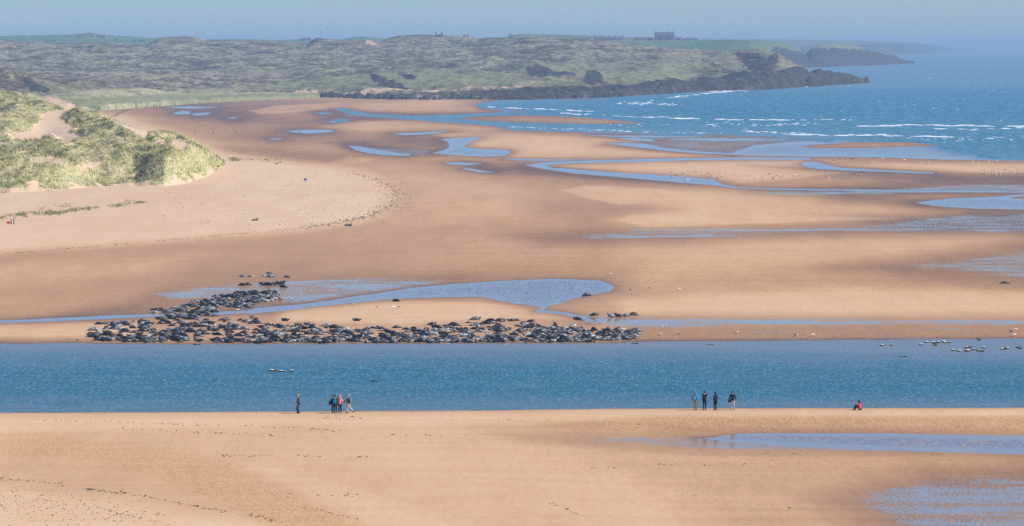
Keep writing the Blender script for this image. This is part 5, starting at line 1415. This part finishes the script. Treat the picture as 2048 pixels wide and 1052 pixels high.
# ------------------------------------------------------------------ far buildings
M['stone'] = plain('grey_stone', (.17, .15, .14), .9, .1, .2, .6)
M['slate'] = plain('slate', (.09, .09, .105), .8, .2, .2, .8)
M['render'] = plain('white_render', (.76, .74, .70), .9, .1, .06, .4)
M['glass'] = plain('window_glass', (.02, .025, .03), .15, .5, .2)
M['redroof'] = plain('rusty_sheet', (.20, .12, .09), .8, .2, .3, .6)
M['steel_grey'] = plain('galvanised_steel', (.22, .23, .25), .6, .3, .1)
def house(name, loc, w_, d_, eh, rh, label, wall='stone', roof='slate', chim=(), wins=0, rows=1, gables=(), cat='house', group=None, ends=None, rz=0):
    t = empty(name, loc, rz); tag(t, label, cat, group)
    m = MB(); x0, x1, y0, y1 = -w_ / 2, w_ / 2, -d_ / 2, d_ / 2
    m.box(x0, x1, y0, y1, -6, eh)
    m.add([(x0, y0, eh), (x0, y1, eh), (x0, 0, eh + rh), (x1, y0, eh), (x1, y1, eh), (x1, 0, eh + rh)], [(0, 2, 1), (3, 4, 5)])
    link('wall', m.mesh('wall', M[wall], False), t)
    if ends:
        m = MB(); q = x1 + .03
        m.add([(q, y0 - .05, -1), (q, y1, -1), (q, y1, eh), (q, 0, eh + rh), (q, y0 - .05, eh), (q + .3, y0 - .05, -1), (q + .3, y1, -1), (q + .3, y1, eh), (q + .3, 0, eh + rh), (q + .3, y0 - .05, eh)], [(4, 3, 2, 1, 0), (5, 6, 7, 8, 9), (0, 5, 9, 4), (4, 9, 8, 3), (3, 8, 7, 2)])
        link('gable_end', m.mesh('gable_end', M['render'], False), t)
    m = MB(); o_ = .35
    m.add([(x0 - o_, y0 - o_, eh - .25), (x1 + o_, y0 - o_, eh - .25), (x1 + o_, 0, eh + rh + .12), (x0 - o_, 0, eh + rh + .12), (x0 - o_, y1 + o_, eh - .25), (x1 + o_, y1 + o_, eh - .25),
           (x0 - o_, y0 - o_, eh - .02), (x1 + o_, y0 - o_, eh - .02), (x1 + o_, 0, eh + rh + .4), (x0 - o_, 0, eh + rh + .4), (x0 - o_, y1 + o_, eh - .02), (x1 + o_, y1 + o_, eh - .02)],
          [(6, 7, 8, 9), (9, 8, 11, 10), (0, 3, 2, 1), (3, 4, 5, 2), (0, 1, 7, 6), (4, 10, 11, 5), (0, 6, 9, 3), (3, 9, 10, 4), (1, 2, 8, 7), (2, 5, 11, 8)])
    rf = link('roof', m.mesh('roof', M[roof], False), t)
    for cx in chim:
        m = MB(); m.box(cx - .7, cx + .7, -.6, .6, eh + rh - 1.2, eh + rh + 2.0); m.box(cx - .8, cx + .8, -.7, .7, eh + rh + 2.0, eh + rh + 2.3)
        for k_ in (-.35, .35): m.loft([(cx + k_, 0, eh + rh + 2.3), (cx + k_, 0, eh + rh + 2.9)], [.18, .15], 6)
        link('chimney', m.mesh('chimney', M[wall], False), rf)
    for gx, gw, gh in gables:
        m = MB(); y = y0 - 1.6
        m.add([(gx - gw / 2, y, -6), (gx + gw / 2, y, -6), (gx + gw / 2, y, gh - gw * .5), (gx, y, gh), (gx - gw / 2, y, gh - gw * .5), (gx - gw / 2, 0, -6), (gx + gw / 2, 0, -6), (gx + gw / 2, 0, gh - gw * .5), (gx, 0, gh), (gx - gw / 2, 0, gh - gw * .5)],
              [(0, 1, 2, 3, 4), (1, 6, 7, 2), (0, 4, 9, 5), (2, 7, 8, 3), (4, 3, 8, 9)])
        link('gable', m.mesh('gable', M[wall], False), t)
    if wins:
        for r_ in range(rows):
            for i in range(wins):
                cx = x0 + w_ * (i + .5) / wins; zc = eh * (r_ + .55) / rows
                if any(abs(cx - g[0]) < g[1] / 2 + .5 for g in gables): continue
                ww = min(.6, w_ / wins * .22); hh = min(.9, eh / rows * .3)
                m = MB(); m.box(cx - ww - .12, cx + ww + .12, y0 - .10, y0 + .02, zc - hh - .12, zc + hh + .12)
                wo_ = link('window', m.mesh('window', M['render'], False), t)
                m = MB(); m.box(cx - ww, cx + ww, y0 - .13, y0 - .05, zc - hh, zc + hh)
                link('pane', m.mesh('pane', M['glass'], False), wo_)
    return t
def fb(px, py): return on_land(FARM, px, py)
def mpp(loc): return loc[1] / F
HOUSES = [ # name, px0, px1, py base, height px (to ridge), wall, roof, label, extras
 ('manor_house', 1309, 1348, 80, 15.5, 'stone', 'slate', 'tall grey stone manor with many chimneys and gables on the cliff skyline', dict(chim='4', wins=8, rows=3, cat='manor house')),
 ('terraced_cottages', 1188, 1246, 80, 7, 'stone', 'slate', 'long grey terrace of cottages with a white gable end left of the manor', dict(wins=10, chim='5', ends=True, cat='terrace')),
 ('cottage_row', 1146, 1179, 79.3, 3.8, 'stone', 'slate', 'low dark row of cottages left of the long terrace, half behind the heath', dict(wins=5, ends=True, cat='terrace')),
 ('barn', 1268, 1300, 79.6, 5.5, 'stone', 'redroof', 'broad low barn with brownish roof just left of the manor', dict(cat='barn')),
 ('outbuilding', 1286, 1306, 80.2, 4.2, 'stone', 'slate', 'small grey outbuilding between the barn and the manor', dict(cat='shed')),
 ('cottage', 1350, 1362, 80.2, 5, 'stone', 'slate', 'small grey cottage close right of the manor', dict(chim='2', wins=2, ends=True)),
 ('cottage', 1364, 1374, 81, 4.5, 'stone', 'redroof', 'low cottage with brown roof between the manor and the white house', dict(wins=2)),
 ('cottage', 1374, 1389, 82, 6.5, 'render', 'slate', 'white cottage with pale gable, rightmost large house of the cliff village', dict(wins=3, chim='1')),
 ('cottage', 1386, 1395, 82, 5, 'stone', 'slate', 'last small grey cottage at the right end of the village', dict(wins=1, ends=True)),
 ('farm_shed', 88, 103, 83.5, 5, 'stone', 'slate', 'dark farm shed with one white end among the left fields', dict(ends=True, cat='shed')),
 ('cottage', 104, 115, 83.5, 4, 'stone', 'slate', 'small farm cottage with white gable right of the dark shed', dict(ends=True)),
 ('cottage', 141, 144.5, 74, 3, 'render', 'slate', 'lone tiny white cottage high on the left green hill', dict()),
 ('farmhouse', 155, 168, 74.6, 4, 'stone', 'slate', 'grey farmhouse with pale end on the left green hill', dict(ends=True, chim='2', wins=3)),
 ('barn', 181, 189, 74.8, 4.5, 'stone', 'slate', 'square dark barn left of the long steading on the hill', dict(ends=True, cat='barn')),
 ('steading', 190, 212, 74.8, 4, 'stone', 'slate', 'long low farm steading with white end on the left green hill', dict(ends=True, wins=5, cat='farm building')),
 ('farm_shed', 213, 216, 75, 2.5, 'render', 'slate', 'tiny white shed at the right end of the long steading', dict(cat='shed')),
 ('cottage', 609, 614, 79.5, 3.5, 'stone', 'slate', 'grey cottage left of the tall mast on the skyline', dict(chim='1')),
 ('cottage', 616, 622, 79.5, 4.0, 'stone', 'slate', 'second grey cottage nearest the tall mast', dict(chim='1', ends=True)),
 ('ruined_house', 1018, 1027, 76, 6, 'stone', 'slate', 'dark roofed house alone on the heath skyline right of the high dunes', dict(chim='1', ends=True)),
]
for nm, a, b, py, hp, wl_, rf_, lab, ex in HOUSES:
    L = fb((a + b) / 2, py); s_ = mpp(L)
    W_ = (b - a) * s_; hh = hp * s_; rh_ = min(hh * .45, W_ * .4); eh = hh - rh_
    nch = int(ex.pop('chim', 0)); ch = [(-W_ / 2 + 1 + (W_ - 2) * i / max(1, nch - 1)) if nch > 1 else -W_ / 4 for i in range(nch)]
    g = [(-W_ * .08, 6.5, eh + rh_ * .95), (-W_ * .36, 4.5, eh + rh_ * .4), (W_ * .30, 4.5, eh + rh_ * .5)] if nm == 'manor_house' else ()
    house(nm, L, W_, min(9, max(5, W_ * .5)), eh, rh_, lab, wl_, rf_, ch, gables=g, **ex)
def ridge(px, py): return on_land(HEATH, px, py)
L = ridge(878, 73); s_ = mpp(L); L = (L[0], L[1], L[2] - 1.6)
house('lookout_house', L, 13 * s_, 5, 2.2, 1.6, 'low dark roof with two chimneys behind the highest heath dune', 'stone', 'slate', (-6 * s_, 6 * s_), cat='house')
for px, lab in [(929, 'white gabled cottage end on the heath ridge, left of two'), (936, 'white gabled cottage end on the heath ridge, right of two')]:
    L = ridge(px, 75.5); house('cottage', L, 2.2, 5, 1.9, 1.2, lab, 'render', 'slate', cat='house')
for px, lab in [(146, 'white farm hut below the left green hill, left of a pair'), (151.5, 'larger white farm hut below the left green hill, right of a pair')]:
    L = fb(px, 86); house('farm_hut', L, 2.6 * mpp(L), 4, 1.6, .9, lab, 'render', 'slate', cat='shed')
# lattice mast
L = fb(642, 79); s_ = mpp(L); HM = 23 * s_
t = empty('radio_mast', L); tag(t, 'tall thin lattice mast standing above the skyline dunes', 'mast')
for sx in (-1, 1):
    for sy in (-1, 1):
        m = MB(); m.loft([(sx * 1.1, sy * 1.1, -4), (sx * .8, sy * .8, HM)], [.16, .13], 5); link('leg', m.mesh('leg', M['steel_grey'], False), t)
for k in range(9):
    m = MB(); z0 = HM * k / 9; z1 = HM * (k + 1) / 9; q = 1.1 - .3 * k / 9
    for a_, b_ in (((-q, -q), (q, -q)), ((q, -q), (q, q)), ((q, q), (-q, q)), ((-q, q), (-q, -q))):
        m.loft([(a_[0], a_[1], z0), (b_[0], b_[1], z1)], [.08, .08], 4); m.loft([(b_[0], b_[1], z0), (a_[0], a_[1], z1)], [.08, .08], 4)
    link('bracing', m.mesh('bracing', M['steel_grey'], False), t)
for k, z in enumerate((.97, .86)):
    m = MB(); m.loft([(0, 0, HM * z - 1.2), (0, 0, HM * z + 1.2)], [1.5, 1.5], 10); link('antenna', m.mesh('antenna', M['render'], False), t)
# bushes far off
M['leaf'] = plain('bush_leaf', (.05, .075, .03), .9, .1, .5, 1.0)
def bush(px, py, w_px, h_px, lab, layer):
    L = on_land(layer, px, py); s_ = mpp(L); W_ = w_px * s_; hh = h_px * s_
    n = 260; c_ = rng.normal(0, 1, (n, 3)); c_ /= np.linalg.norm(c_, axis=1)[:, None]; r_ = rng.uniform(.45, 1.1, n)[:, None]
    P = c_ * r_ * np.array([W_ / 2, W_ / 3, hh * .6]) + np.array([0, 0, hh * .42]); P[:, 2] = np.abs(P[:, 2])
    q = rng.normal(0, 1, (n, 3, 3)) * hh * .11
    t = empty('bush', L); tag(t, lab, 'bush')
    link('crown', np_mesh('crown', (P[:, None] + q).reshape(-1, 3), np.arange(n * 3).reshape(-1, 3), M['leaf'], smooth=False), t)
    m = MB(); m.loft([(0, 0, -1), (.1, 0, hh * .3), (.3, .1, hh * .6)], [hh * .06, hh * .05, hh * .02], 6); link('trunk', m.mesh('trunk', M['wood'], False), t)
bush(604, 81, 7, 5, 'dark bush on the skyline left of the grey cottages', FARM)
bush(232, 82, 4, 5, 'small round bush in the field below the long steading', FARM)
bush(268, 84, 7, 4, 'dark bush in the field left of the big skyline dune', FARM)
bush(284, 84, 14, 5, 'wide dark bush hugging the left foot of the skyline dune', FARM)
bush(181, 96, 14, 5, 'dark gorse bush on the heath below the left green hill', HEATH)
bush(112, 96, 30, 3.5, 'long low gorse thicket on the heath at the left', HEATH)
bush(724, 76.5, 20, 3.5, 'low wooded clump on the skyline right of the mast', FARM)
